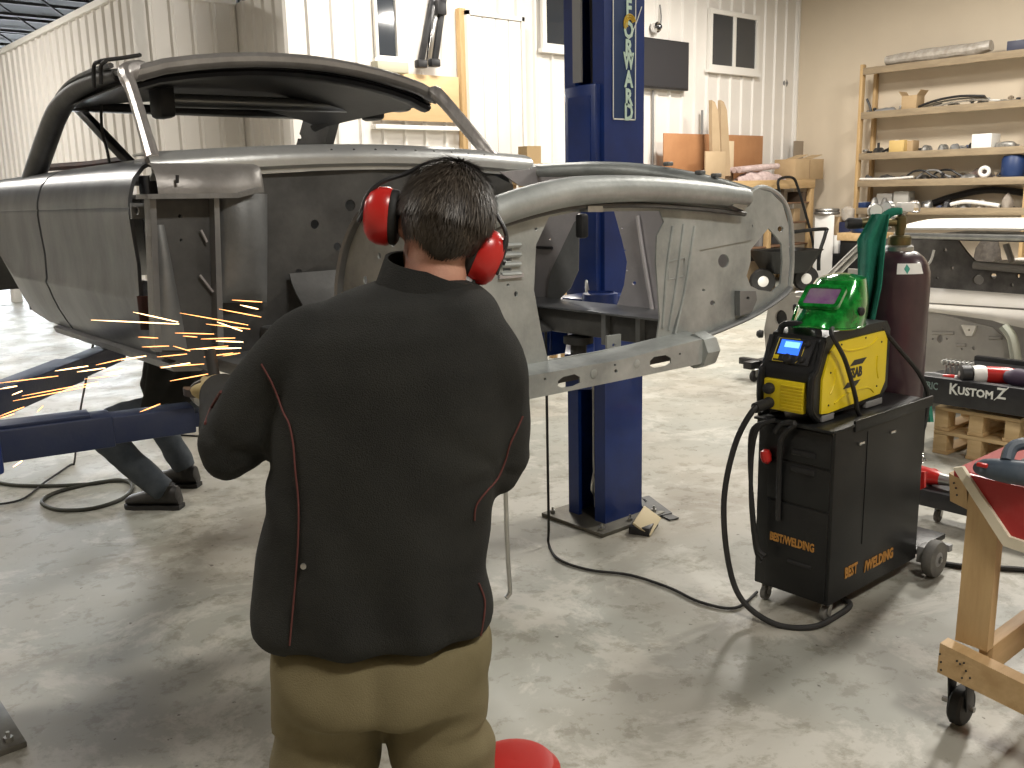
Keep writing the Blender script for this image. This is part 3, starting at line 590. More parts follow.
# ================================================================== LIFT
def lift_column(loc, mirx, label, sign):
    t = thing('car_lift', loc, label, 'vehicle lift', 'lift columns')
    s_ = mirx; B_ = lambda x0, x1, y0, y1, z0, z1, bev=0: MB().bb(x0 * s_, x1 * s_, y0, y1, z0, z1, bev)
    H_ = 3.7
    MB().plate([(a * s_, b) for a, b in ((0, -.125), (.26, -.125), (.26, .125), (0, .125), (0, .055), (.02, .055), (.02, .105), (.24, .105), (.24, -.105), (.02, -.105), (.02, -.055), (0, -.055))], [], H_, lambda a, b, c: V((a, b, .02 + c))).obj('post', BLUE, t, local=True)
    bp_ = B_(-.11, .34, -.21, .21, 0, .02, .004).obj('base_plate', mat('oily_steel', (.10, .095, .08), .5, .3, (.18, .17, .14), 8, 1), t, local=True)
    for x, y in ((-.07, -.17), (-.07, .17), (.3, -.17), (.3, .17), (.12, -.175)):
        MB().lathe([(.014, 0), (.014, .014), (.006, .014), (.006, .03)], (x * s_, y, .02), seg=6).obj('anchor_bolt', ZINC, bp_, local=True)
    cr_ = B_(-.03, .18, -.10, .10, .80, 2.05, .01).obj('carriage', BLUE, t, local=True)
    B_(-.034, -.03, -.07, .07, 1.62, 2.0).obj('carriage_cover', BLUE, cr_, local=True)
    B_(-.04, -.028, -.02, .03, 2.06, H_).obj('cover_strip', GREYP, t, local=True)
    MB().tube([(.06 * s_, .0, 0.06), (.05 * s_, .0, .3), (.05 * s_, 0, .8)], .007, 6).obj('lift_cable', ZINC, t, local=True)
    MB().tube([(.06 * s_, .0, 2.05), (.05 * s_, .0, 2.6), (.05 * s_, 0, 3.6)], .012, 6).obj('lift_chain', ASH, t, local=True)
    MB().tube([(.05 * s_, -.02, .12), (.0, -.035, .17), (.02 * s_, -.03, .25)], .006, 6, 3).obj('cable_clip', ZINC, t, local=True)
    for y in (-.13, .13): B_(-.16, .02, y - .035, y + .035, .83, .98, .01).obj('arm_yoke', BLUE, t, local=True)
    return t
colf = lift_column((3.11, 3.10, 0), 1, 'blue lift column with a white lettered sign on its side', True)
coln = lift_column((.42, 3.10, 0), -1, 'blue lift column holding the arms under the door side of the car', False)
# sign on the far column: white line frame, mint letters, gold swirl
def csign(col, letters):
    x0, x1 = P(613, 60, Y=2.97).x - 3.11, P(636, 60, Y=2.97).x - 3.11; yy = -.128
    z1, z0 = 2.9, P(625, 120, Y=2.97).z
    sg = MB().bb(x0, x1, yy, yy + .004, z0, z1).obj('sign_panel', mat('sign_navy', (.012, .04, .13), .4), col, local=True)
    for a in ((x0, x0 + .005, z0, z1), (x1 - .005, x1, z0, z1), (x0, x1, z0, z0 + .006)): MB().bb(a[0], a[1], yy - .002, yy, a[2], a[3]).obj('sign_border', WLET, sg, local=True)
    return sg, yy
sg, yy = csign(colf, 'FORWARD')
mint = mat('mint_lettering', (.55, .72, .62), .5); gold = mat('gold_lettering', (.62, .42, .05), .45)
for ch, py in zip('FORWARD', (9, 31, 49, 62, 80, 98, 113)):
    w_ = P(629, py, Y=3.10 - .13); lettering('letter', ch, .098, (P(628.5, py, Y=2.97).x - 3.11, yy - .003, w_.z), (1, 0, 0), (0, 0, 1), mint, sg, .78 if ch != 'W' else .62, .0035, local=True)
w_ = P(629, 24, Y=2.97)
for k in range(3): MB().tube([(.178 - .02 + (.038 - .009 * k) * cos(radians(a)), yy - .003, w_.z + (.04 - .009 * k) * sin(radians(a))) for a in range(20, 230, 15)], .004, 5).obj('swirl', gold, sg, local=True)
MB().tube([(.155, yy - .003, w_.z - .06), (.20, yy - .003, w_.z + .01), (.235, yy - .003, w_.z + .08)], .0025, 5).obj('swirl', WLET, sg, local=True)
# arms: near column arms reach under the shell
def arm(col, a, b, name='lift_arm', m=NAVY):
    a, b = V(a), V(b); d = b - a; mid = a + d * .52
    o = MB().beam(a, mid + d * .06, .13, .115, .008).obj(name, m, col)
    MB().beam(mid, b, .105, .09, .006).obj('arm_extension', m, o)
    MB().lathe([(.06, 0), (.065, .02), (.05, .035), (.03, .04), (.03, .1), (.055, .105), (.055, .125)], b + V((0, 0, .03)), seg=16).obj('lift_pad', RUBBER, o)
    return o
def arm1(col, pts, wd, h, m):
    return MB().beam(pts[0], pts[1], wd, h, .006).obj('lift_arm', m, col)
za = .905
A0 = V((.40, 3.30, za - .055)); A1 = P(186, 402, Z=za); A1.z = za - .055
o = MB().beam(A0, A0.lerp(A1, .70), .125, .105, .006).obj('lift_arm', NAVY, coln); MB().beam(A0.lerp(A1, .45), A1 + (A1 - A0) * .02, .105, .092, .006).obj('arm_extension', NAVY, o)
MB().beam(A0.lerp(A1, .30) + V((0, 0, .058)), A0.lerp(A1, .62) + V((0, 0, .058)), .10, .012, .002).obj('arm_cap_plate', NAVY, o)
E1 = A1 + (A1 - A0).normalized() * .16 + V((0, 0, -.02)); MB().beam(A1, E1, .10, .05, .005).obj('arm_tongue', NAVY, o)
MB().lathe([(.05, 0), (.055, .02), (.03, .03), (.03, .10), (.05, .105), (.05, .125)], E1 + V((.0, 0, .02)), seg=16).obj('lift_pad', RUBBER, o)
B0 = V((.42, 3.42, za - .02)); B1 = V((1.45, 4.62, za - .02))
o = MB().beam(B0, B0.lerp(B1, .7), .12, .10, .006).obj('lift_arm', NAVY, coln); MB().beam(B0.lerp(B1, .5), B1, .10, .085, .006).obj('arm_extension', NAVY, o)
MB().lathe([(.05, 0), (.055, .02), (.03, .03), (.03, .08), (.05, .085), (.05, .11)], B1 + V((0, 0, .035)), seg=16).obj('lift_pad', RUBBER, o)
for b_ in (V((2.42, 2.45, za)), V((2.30, 4.3, za))):
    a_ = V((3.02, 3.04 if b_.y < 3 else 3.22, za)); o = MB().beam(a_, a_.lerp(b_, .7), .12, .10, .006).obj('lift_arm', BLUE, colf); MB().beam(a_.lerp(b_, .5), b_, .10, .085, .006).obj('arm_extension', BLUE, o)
    MB().lathe([(.055, 0), (.06, .02), (.03, .03), (.03, .1), (.055, .105), (.055, .13)], b_ + V((0, 0, .03)), seg=16).obj('lift_pad', RUBBER, o)
# blue arm lock box seen through the engine bay
q = P(600, 305, X=2.86); o = MB().lathe([(.07, -.05), (.075, 0), (.075, .05), (.06, .055), (.06, .045), (.0, .045)], q, seg=18).obj('arm_lock', BLUE, colf)
MB().bb(q.x - .06, q.x + .22, q.y + .02, q.y + .22, q.z - .05, q.z + .03, .02).obj('arm_lock_box', BLUE, colf)
MB().tube([q + V((-.03, .05, .05)), q + V((-.02, .06, .10)), q + V((.0, .07, .06))], .006, 6, 3).obj('lock_pin', ZINC, colf)
# door guard pads left at the foot of the column
g = thing('foot_guard', P(640, 530, Z=0), 'folded steel foot guard with a bare timber pad beside the lift column base', 'guard')
a = P(647, 521, Z=.05); MB().box(a, (.15, .10, .012), .002, Mx.Rotation(radians(38), 3, 'X') @ Mx.Rotation(radians(25), 3, 'Z')).obj('timber_pad', mat('raw_timber', (.62, .52, .33), .7), g)
MB().box(a + V((0, .02, -.03)), (.16, .1, .04), .004, Mx.Rotation(radians(25), 3, 'Z')).obj('guard_base', BLACKM, g)
b = MB(); c0, c1, c2 = P(640, 508, Z=0), P(655, 500, Z=.075), P(672, 518, Z=0); 
b.beam(P(641, 506, Z=.0) + V((0, 0, .045)), P(664, 517, Z=0) + V((0, 0, .01)), .10, .006); b.beam(P(641, 506, Z=0) + V((0, 0, .045)), P(636, 507, Z=0) + V((0, 0, .01)), .10, .006); b.beam(P(663, 518, Z=0) + V((0, 0, .006)), P(672, 516, Z=0) + V((0, 0, .006)), .11, .006)
b.obj('folded_plate', ASH, g)
# ================================================================== PEOPLE
MD, ML = 1.72, -.22
def MP(px, py, dy=0.):
    d = ray(px, py); t = (MD + dy) / d.dot(FW); p = CC + d * t
    return V((p.dot(RT) - ML, dy, p.z))
mo = FW * MD + RT * ML
man = thing('person', (mo.x, mo.y, 0), 'worker in black welding jacket, khaki trousers and red ear muffs, back turned, grinding', 'person', rz=-YAW)
def wobble(me, amp, sc, seed=0, amp2=0, sc2=20):
    nm = [v.normal.copy() for v in me.vertices]
    for v, n in zip(me.vertices, nm):
        q = v.co * sc + V((seed, seed * 2, 0)); k = noise.noise(q) * amp + (noise.noise(v.co * sc2 + V((seed, 0, 7))) * amp2 if amp2 else 0)
        v.co += n * k
def ering(c, rx, ry, n=24, M=None, pw=1.0):
    out = []
    for j in range(n):
        a = 2 * pi * j / n; cx, sy = cos(a), sin(a)
        p = V((math.copysign(abs(cx) ** pw, cx) * rx, math.copysign(abs(sy) ** pw, sy) * ry, 0))
        out.append(V(c) + (M @ p if M else p))
    return out
# ---- jacket: torso loft read off the silhouette + sleeves, fused
rows = [(281, 376, 462, .075, .03), (291, 342, 480, .10, .02), (305, 304, 496, .125, .01), (330, 284, 508, .14, 0), (370, 276, 514, .15, 0), (420, 272, 512, .15, 0), (470, 268, 504, .15, 0), (520, 261, 492, .15, 0), (570, 254, 489, .15, .0), (600, 251, 493, .15, 0), (622, 252, 493, .15, 0), (632, 262, 488, .14, 0)]
b = MB(); rg = []
for py, l, r, dep, fwd in rows:
    A, B = MP(l, py), MP(r, py); c = (A + B) / 2; c.y = .02 + fwd
    rg.append(ering(c, (B - A).length / 2, dep, 32, Mx.Rotation(-.023, 3, 'Y'), .85))
b.rings(rg)
shL, shR = MP(302, 338), MP(488, 345)
elL, elR = MP(237, 437, .05), MP(497, 455, .06)
haL, haR = MP(221, 386, .48), V((elR.x - .19, .42, 1.13))
wrL, wrR = elL.lerp(haL, .82), elR.lerp(haR, .80)
b.tube([shL + V((.05, .0, .0)), shL + V((-.01, 0, -.03)), shL.lerp(elL, .5), elL, elL.lerp(wrL, .5), wrL], [.075, .075, .072, .068, .062, .052], 18, 5)
b.tube([shR + V((-.05, .0, .02)), shR + V((-.01, 0, -.03)), shR.lerp(elR, .5), elR, elR.lerp(wrR, .5), wrR], [.082, .08, .072, .064, .058, .05], 18, 5)
b.ell(elL + V((-.012, -.02, -.015)), (.06, .06, .065)); b.ell(elR + V((.0, -.01, -.015)), (.055, .06, .06))
me = b.mesh('jacket', .011, 6)
# cloth folds: pulled towards the elbows, loose at the waist
nm = [v.normal.copy() for v in me.vertices]
for v, n in zip(me.vertices, nm):
    p = v.co; k = .005 * noise.noise(p * 5) + .0025 * noise.noise(p * 13 + V((3, 1, 2)))
    for el, sh, sg_ in ((elL, shL, 1), (elR, shR, -1)):
        d = (p - el); t = d.length
        if t < .34:
            f_ = (1 - t / .34); ang = math.atan2(d.z, d.x * sg_); k += .0045 * f_ * sin(ang * 5 + 5 * noise.noise(p * 5)) * min(1, t / .12)
    if p.z < 1.12: k += .006 * min(1, (1.12 - p.z) / .2) * sin(p.x * 38 + 2.5 * noise.noise(p * 6))
    v.co += n * k
jk = MB().obj('jacket', JACKET, man, me=me, local=True, remesh=1)
# stand-up collar
cc = MP(428, 277); cc.y = .035
def collar(u, v):
    a = 2 * pi * u; rr_ = .086 + .012 * (1 - v) ; q = V((cos(a) * rr_, sin(a) * rr_ * .92, -.03 + .055 * v + .012 * sin(a) * v))
    q.z += -.045 * max(0, cos(a)) * .55 + .0 ; return cc + Mx.Rotation(.17, 3, 'Y') @ q
MB().grid(collar, 40, 5, .006).obj('collar', JACKET, jk, local=True, ang=60)
# surface follower for the piping
from mathutils.bvhtree import BVHTree
bv = BVHTree.FromPolygons([v.co.copy() for v in me.vertices], [p.vertices[:] for p in me.polygons])
Wm = ROOTM[man.name]; Wi = Wm.inverted()
def onjacket(px, py, off=.002):
    o_ = Wi @ CC; d = (Wi.to_3x3() @ ray(px, py)).normalized(); h = bv.ray_cast(o_, d)
    return (h[0] + h[1] * off) if h[0] else MP(px, py, -.1)
for path in (((262, 364), (271, 380), (279, 398), (284, 412), (290, 424), (294, 445), (296, 470), (299, 500), (299, 535), (297, 570), (294, 605), (290, 645)),
             ((522, 416), (516, 430), (509, 445), (505, 460), (497, 478), (487, 490), (476, 505), (474, 520)), ((478, 583), (484, 600), (483, 618), (480, 635))):
    MB().tube([onjacket(*p) for p in path], .0019, 6, 4).obj('piping', PIPING, jk, local=True)
MB().tube([onjacket(*p) for p in ((222, 392), (212, 408), (206, 424))], .003, 6, 4).obj('piping', PIPING, jk, local=True)
q = onjacket(304, 566, .001); MB().lathe([(.006, 0), (.0055, .003), (.002, .004)], q, (0, -1, .1), 12).obj('snap_button', ZINC, jk, local=True)
# ---- trousers
b = MB(); hem = MP(378, 668); hip = []
for py, l, r, dep in ((630, 275, 488, .125), (660, 268, 490, .14), (685, 267, 490, .15), (700, 267, 490, .15)):
    A, B = MP(l, py), MP(r, py); c = (A + B) / 2; c.y = .02; hip.append(ering(c, (B - A).length / 2, dep, 32, None, .85))
b.rings(hip)
def leg(l, r, kx, fx):
    A, B = MP(l, 700), MP(r, 700); c = (A + B) / 2; R_ = (B - A).length / 2; A2, B2 = MP(l, 768), MP(r, 768); c2 = (A2 + B2) / 2; R2 = (B2 - A2).length / 2
    b.tube([c + V((0, .02, .08)), c + V((0, .02, 0)), c2 + V((0, .025, 0)), V((kx, .05, .47)), V((fx, .01, .24)), V((fx, -.005, .075))], [R_ * .9, R_ * .98, R2, .105, .098, .10], 22, 5)
leg(268, 379, -.175, -.185); leg(390, 488, .065, .085)
me = b.mesh('trousers', .012, 16)
nm = [v.normal.copy() for v in me.vertices]
for v, n in zip(me.vertices, nm):
    p = v.co; k = .006 * noise.noise(p * 5 + V((9, 2, 0))); cx = p.x + .0
    d = V((p.x - .005, 0, p.z - .66)); t = d.length
    if p.z < .80 and p.z > .3: k += .013 * max(0, 1 - abs(p.z - .66) / .22) * sin((p.z * 1.0 - abs(p.x + .05) * .8) * 34 + 4 * noise.noise(p * 4)) * (.5 + noise.noise(p * 3))
    if p.z < .55: k += .007 * sin(p.z * 40 + 4 * noise.noise(p * 5))
    v.co += n * k
MB().obj('trousers', KHAKI, man, me=me, local=True, remesh=1)
def boot(parent, o, fwd, L=.28, s_=1, m=BOOT, local=True):
    """lace-up work boot, heel under o, toe along fwd"""
    f_ = V(fwd).normalized(); sd = f_.cross(UP); b = MB(); rings = []
    for t, wd, h, z0 in ((-.07, .030, .05, .018), (-.06, .037, .10, .02), (-.02, .042, .115, .02), (.04, .042, .10, .02), (.10, .045, .075, .02), (.16, .048, .06, .018), (.195, .040, .048, .018), (.21, .02, .035, .02)):
        c = V(o) + f_ * t * L / .28 + UP * (z0 + h / 2)
        rings.append([c + sd * cos(2 * pi * j / 14) * wd + UP * sin(2 * pi * j / 14) * h / 2 for j in range(14)])
    b.rings(rings); b.tube([V(o) + UP * .06, V(o) + UP * .13 - f_ * .0], [.044, .046], 14)
    ob = b.obj('boot', m, parent, local=local)
    s2 = MB(); prof = [(-.075, .034), (-.05, .042), (.02, .04), (.09, .046), (.15, .052), (.20, .042), (.22, .015)]
    ol = [(t, w_) for t, w_ in prof] + [(t, -w_) for t, w_ in prof[::-1]]
    s2.plate(ol, [], .022, lambda a, bb_, c: V(o) + f_ * a * L / .28 + sd * bb_ + UP * c).obj('sole', RUBBER, ob, local=local)
    return ob
boot(man, V((-.185, .0, 0)), V((-.2, 1, 0))); boot(man, V((.085, .0, 0)), V((.2, 1, 0)))
# ---- body: head, neck, torso core, arms, legs in one continuous surface
hc = MP(440, 228); hc.y = .075
RM = Mx.Rotation(radians(17), 3, 'Y') @ Mx.Rotation(radians(-14), 3, 'X') @ Mx.Rotation(radians(8), 3, 'Z')
H_ = lambda x, y, z: hc + RM @ V((x, y, z))
b = MB()
b.ell(H_(0, -.012, .018), (.077, .097, .092), RM, 24, 16); b.ell(H_(0, .028, -.045), (.060, .068, .075), RM, 20, 14); b.ell(H_(0, .05, -.09), (.038, .04, .028), RM)
b.tube([H_(0, .085, .012), H_(0, .098, -.012), H_(0, .112, -.033), H_(0, .094, -.044)], [.010, .012, .015, .010], 10, 3)
b.ell(H_(0, .086, -.064), (.024, .012, .006), RM, 12, 8); b.ell(H_(0, .084, -.075), (.021, .012, .007), RM, 12, 8)
for sx in (-1, 1):
    b.ell(H_(.072 * sx, .0, -.012), (.012, .022, .034), RM, 12, 8); b.ell(H_(.032 * sx, .086, .028), (.022, .010, .007), RM, 10, 8)
nk = cc + V((0, .0, -.05)); b.tube([nk + V((0, 0, -.05)), nk.lerp(hc, .4), H_(0, -.005, -.045)], [.066, .060, .056], 18, 4)
ch = MP(400, 360); ch.y = .03
b.rings([ering(V((cx_, .03, z)), rx, ry, 20) for z, rx, ry, cx_ in ((cc.z - .02, .05, .05, cc.x), (cc.z - .07, .13, .08, ch.x), (cc.z - .2, .16, .11, ch.x), (1.1, .15, .10, -.035), (.92, .15, .10, -.05), (.8, .14, .10, -.05))])
for sh, el, wr, ha in ((shL, elL, wrL, haL), (shR, elR, wrR, haR)): b.tube([sh, el + V((0, .02, 0)), wr, wr.lerp(ha, .9)], [.055, .045, .032, .026], 12, 4)
for sx, fx in ((-1, -.185), (1, .085)): b.tube([V((.085 * sx - .05, .03, .85)), V((fx, .045, .50)), V((fx, .0, .12))], [.082, .058, .042], 12, 4)
me = b.mesh('body', .009, 3)
MB().obj('body', SKIN, man, me=me, local=True, remesh=1)
for sx in (-1, 1):
    e = MB().ell(H_(.032 * sx, .088, .012), (.012, .008, .009), RM, 12, 8).obj('eye', WHITEB, man, local=True); MB().ell(H_(.032 * sx, .095, .012), (.005, .003, .005), RM, 8, 6).obj('iris', BOOT, e, local=True)
# ---- hair: close cap plus thousands of short tapered strands
random.seed(4)
def onhead(th, ph):
    d = V((sin(th) * sin(ph), -sin(th) * cos(ph), cos(th)))       # ph 0 = back of the head
    return V((d.x * .080, -.012 + d.y * .100, .018 + d.z * .096)), d
def hairy(th, ph):
    lim = radians(152 - 24 * min(1, abs(ph) / .9) if abs(ph) < 1.35 else 96 - 50 * min(1, (abs(ph) - 1.35) / .5))
    return th < lim
b = MB(); nth, nph = 22, 40; g = {}
for i in range(nth + 1):
    for j in range(nph):
        th = radians(155) * i / nth; ph = -pi + 2 * pi * j / nph; p, d = onhead(th, ph); p = p + d * (.004 + .003 * noise.noise(p * 40)); g[i, j] = b.bm.verts.new(H_(*p))
for i in range(nth):
    for j in range(nph):
        th = radians(155) * (i + .5) / nth; ph = -pi + 2 * pi * (j + .5) / nph
        if hairy(th + .06, ph):
            try: b.bm.faces.new((g[i, j], g[i, (j + 1) % nph], g[i + 1, (j + 1) % nph], g[i + 1, j]))
            except ValueError: pass
bmesh.ops.delete(b.bm, geom=[v for v in b.bm.verts if not v.link_faces], context='VERTS')
hr = b.obj('hair', HAIR, man, local=True, ang=80)
def strands(n, m, name, thmax, lmin, lmax, lift):
    b = MB(); k = 0
    while k < n:
        th = math.acos(1 - 2 * random.random()); ph = random.uniform(-pi, pi)
        if th > radians(thmax) or not hairy(th, ph): continue
        k += 1; p, d = onhead(th, ph); p = p + d * .004
        tn = V((cos(th) * sin(ph), -cos(th) * cos(ph), -sin(th)))           # downwards along the skull
        sd = d.cross(tn); L_ = random.uniform(lmin, lmax) * (1.0 if th < 1.6 else .55)
        dr = (tn + sd * random.uniform(-.5, .5) + d * (lift + random.uniform(0, .35))).normalized()
        q1 = p + dr * L_ * .5; q2 = p + dr * L_ + (tn * .3 - d * .12) * L_; w_ = sd * random.uniform(.0009, .0016)
        v_ = [b.bm.verts.new(H_(*z)) for z in (p - w_, p + w_, q1 + w_ * .8, q1 - w_ * .8, q2)]
        b.bm.faces.new(v_[:4]); b.bm.faces.new((v_[3], v_[2], v_[4]))
    return b.obj(name, m, hr, local=True, kind='stuff')
strands(9000, HAIR, 'hair_strands', 150, .016, .03, .25); strands(2600, HAIRG, 'grey_hair_strands', 95, .018, .032, .3)
# ---- ear muffs
emroot = man
def muff(c, out, upv):
    out = V(out).normalized(); upv = (V(upv) - out * V(upv).dot(out)).normalized(); sd = upv.cross(out)
    b = MB(); rings = []
    for h, f_ in ((0, .98), (.006, 1.04), (.024, 1.02), (.038, .9), (.047, .66), (.051, .3)):
        rings.append([c + out * h + upv * (sin(a) * .053 * f_) + sd * (cos(a) * .040 * f_) for a in [2 * pi * j / 28 for j in range(28)]])
    cup = b.rings(rings).obj('ear_cup', RED, emroot, local=True, ang=50)
    b = MB(); b.rings([[c + out * h + upv * (sin(a) * .052 * f_) + sd * (cos(a) * .040 * f_) for a in [2 * pi * j / 28 for j in range(28)]] for h, f_ in ((-.016, .86), (-.012, .98), (-.004, 1.0), (.0, .97))])
    b.obj('ear_cushion', RUBBER, cup, local=True, ang=50)
    MB().cyl(c + out * .043 + upv * .006, c + out * .058 + upv * .006, .006, seg=10).obj('pivot', BLACKM, cup, local=True)
    return cup
lm, rm_ = MP(391, 217, .07), MP(476, 254, .07)
muff(lm, V((-1, .05, .12)), V((.15, .0, 1))); muff(rm_, V((1, .05, -.45)), V((.45, 0, 1)))
lo_, ro_ = lm + V((-.058, .0, .01)), rm_ + V((.058, .0, -.02))
bandp = [MP(359, 222, .06), MP(367, 196, .06), MP(382, 182, .06), MP(405, 174, .07), MP(424, 165, .07), MP(445, 161, .07), MP(464, 166, .07), MP(481, 182, .07), MP(491, 205, .07), MP(504, 228, .06), MP(506, 245, .06), MP(497, 272, .06)]
MB().tube(bandp, .0042, 8, 5, updir=(0, 1, 0)).obj('head_band', BLACKM, emroot, local=True)
for p, q in (((369, 203), (358, 222)), ((506, 236), (497, 275))): MB().beam(MP(*p, .055), MP(*q, .055), .009, .006, .002).obj('band_slider', BLACKM, emroot, local=True)
for p, q in (((364, 208), (372, 213)), ((503, 258), (494, 258))): MB().cyl(MP(*p, .06), MP(*q, .06), .003, seg=8).obj('band_pin', ZINC, emroot, local=True)
q = MP(466, 284, .05); MB().ell(q, (.016, .014, .016), None, 14, 10).obj('respirator_strap_knob', GREYP, emroot, local=True)
# ---- gloved hands closed round the grinder
def glove(w_, h, upv, side, curl=1.0):
    d = (h - w_).normalized(); up_ = (V(upv) - d * V(upv).dot(d)).normalized(); sd = d.cross(up_) * side
    b = MB(); rg = []
    for t, wd, th in ((-.05, .046, .044), (-.01, .040, .036), (.02, .036, .024), (.055, .045, .020), (.085, .044, .018), (.098, .036, .013)):
        c = h + d * (t - .03); rg.append([c + sd * cos(2 * pi * j / 14) * wd + up_ * sin(2 * pi * j / 14) * th for j in range(14)])
    b.rings(rg); o_ = h + d * .06
    for k, (lx, L_) in enumerate(((-.033, .062), (-.011, .072), (.011, .068), (.033, .054))):
        p0 = o_ + sd * lx - d * .005; a1, a2 = .5 * curl, 1.5 * curl
        p1 = p0 + d * L_ * .42; p2 = p1 + (d * cos(a1 * 1.6) - up_ * sin(a1 * 1.6)) * L_ * .36; p3 = p2 + (d * cos(a2 * 1.5) - up_ * sin(a2 * 1.5)) * L_ * .34
        b.tube([p0, p1, p2, p3], [.0105, .0105, .010, .0085], 10, 4)
    t0 = h - sd * .036 + d * .0; t1 = t0 - sd * .022 + d * .03 - up_ * .012; t2 = t1 + d * .028 - up_ * .022 + sd * .012
    b.tube([t0, t1, t2], [.013, .012, .0095], 10, 4)
    return b.obj('glove', LEATHER, man, local=True, ang=60)
glove(wrL, haL, V((0, 0, 1)), 1, 1.25); glove(wrR, haR, V((.3, 0, 1)), -1, 1.25)
# angle grinder, held by both hands
gc = (haL + haR) / 2 + V((0, .06, -.038)); gw = Wm @ gc
gr = thing('angle_grinder', gw, 'black angle grinder held in the worker gloves against the bare apron', 'grinder', rz=-YAW)
gx = (haR - haL).normalized(); gl = (haR - haL).length / 2 + .03
MB().tube([gx * gl, gx * .10, gx * -.02, gx * -.10, gx * -(gl - .05)], [.026, .03, .026, .028, .03], 16).obj('body', BLACKM, gr, local=True)
gh = gl + .02
MB().tube([gx * -(gl - .06), gx * -gl, gx * -(gl + .05)], [.032, .038, .028], 16).obj('gear_head', ZINC, gr, local=True)
MB().lathe([(.062, 0), (.062, .004), (.012, .004), (.012, .02)], gx * -gh + V((0, .03, -.01)), (0, .8, .6), 24).obj('disc', GREYP, gr, local=True)
MB().plate([(cos(radians(a)) * .07, sin(radians(a)) * .07) for a in range(0, 181, 15)], [], .018, lambda a, bb_, c: gx * -gh + V((a, -bb_ * .8 + .02, c - .0))).obj('guard', BLACKM, gr, local=True)
MB().cyl(gx * -gl, gx * -gl + V((-.02, .03, .11)), .014, seg=12).obj('side_handle', RUBBER, gr, local=True)
# ================================================================== crouching helper under the shell
kb = P(150, 520, Z=0)
kn = thing('person', kb, 'helper in black jacket, dark jeans and black boots crouching under the raised car', 'person')
f1, f2 = P(168, 508, Z=0), P(172, 482, Z=0)      # heels
f2 = V((f1.x + .22, f1.y + .30, 0))
vd = (-RT)                                      # he faces to the left of the view
vdn = FW
h0 = f1 + FW * .16 + RT * .04 + UP * .50
k1 = f1 - RT * .29 + UP * .43 - FW * .02; k2 = f2 - RT * .13 + UP * .43
b = MB()
b.tube([h0 - FW * .07, k1.lerp(h0, .45) + UP * .02, k1, k1.lerp(f1, .5) + RT * .02, f1 + UP * .10], [.115, .098, .078, .07, .066], 16, 5)
b.tube([h0 + FW * .09, k2.lerp(h0, .45) + UP * .02, k2, k2.lerp(f2, .5) + RT * .02, f2 + UP * .10], [.115, .098, .078, .07, .066], 16, 5)
b.ell(h0 + UP * .03, (.17, .17, .14))
me = b.mesh('jeans', .014, 4); wobble(me, .012, 7, 2, .006, 18); MB().obj('jeans', JEANS, kn, me=me, remesh=1)
sh = h0 + RT * .0 + UP * .27 + FW * .04
b = MB(); b.tube([h0 + UP * .02, h0.lerp(sh, .5) + UP * .02, sh, sh + RT * .05 + UP * .02], [.16, .175, .15, .08], 18, 5)
hdp = sh + RT * .10 + UP * .07
for s_ in (-1, 1):
    s0 = sh + FW * .17 * s_; e0 = s0 - RT * .10 - UP * .26; w0 = e0 - RT * .20 - UP * .05 + FW * (-.05 * s_)
    b.tube([sh + FW * .08 * s_, s0, e0, w0], [.09, .08, .06, .048], 14, 5)
me = b.mesh('jacket', .014, 4); wobble(me, .012, 7, 5, .006, 18); MB().obj('jacket', JACKET, kn, me=me, remesh=1)
b = MB(); b.ell(hdp, (.085, .085, .10)); b.ell(hdp + V((0, 0, -.06)) - RT * .02, (.06, .06, .07)); b.tube([sh, hdp], [.06, .055], 12)
hd_ = -RT; b.tube([hdp + hd_ * .07 + UP * .01, hdp + hd_ * .105 - UP * .03, hdp + hd_ * .08 - UP * .04], [.01, .016, .01], 8, 3)
for s_ in (-1, 1): b.ell(hdp + FW * .085 * s_, (.018, .018, .03))
for s_ in (-1, 1):
    s0 = sh + FW * .17 * s_; e0 = s0 - RT * .10 - UP * .26; w0 = e0 - RT * .20 - UP * .05 + FW * (-.05 * s_); b.tube([s0, e0, w0, w0 - RT * .05], [.05, .04, .032, .026], 12, 3)
b.tube([h0, sh], [.12, .12], 12)
for f_ in (f1, f2): b.tube([h0, (k1 if f_ is f1 else k2), f_ + UP * .08], [.09, .055, .04], 12)
me = b.mesh('body', .011, 3); MB().obj('body', SKIN, kn, me=me, remesh=1)
MB().ell(hdp + UP * .02 + RT * .012, (.09, .09, .098)).obj('hair', HAIR, kn)
for s_ in (-1, 1):
    s0 = sh + FW * .17 * s_; e0 = s0 - RT * .10 - UP * .26; w0 = e0 - RT * .20 - UP * .05 + FW * (-.05 * s_); b = MB(); h_ = w0 - RT * .07
    b.ell(h_, (.045, .045, .03))
    for k in range(4):
        p0 = h_ - RT * .03 + FW * (.03 - .02 * k); b.tube([p0, p0 - RT * .04, p0 - RT * .055 - UP * .03], [.010, .010, .008], 8, 3)
    b.tube([h_ + FW * .03 * -s_, h_ + FW * .05 * -s_ - RT * .04], [.011, .009], 8); b.obj('hand', SKIN, kn)
for f_ in (f1, f2): boot(kn, f_, -RT + FW * .12, .30, local=False)
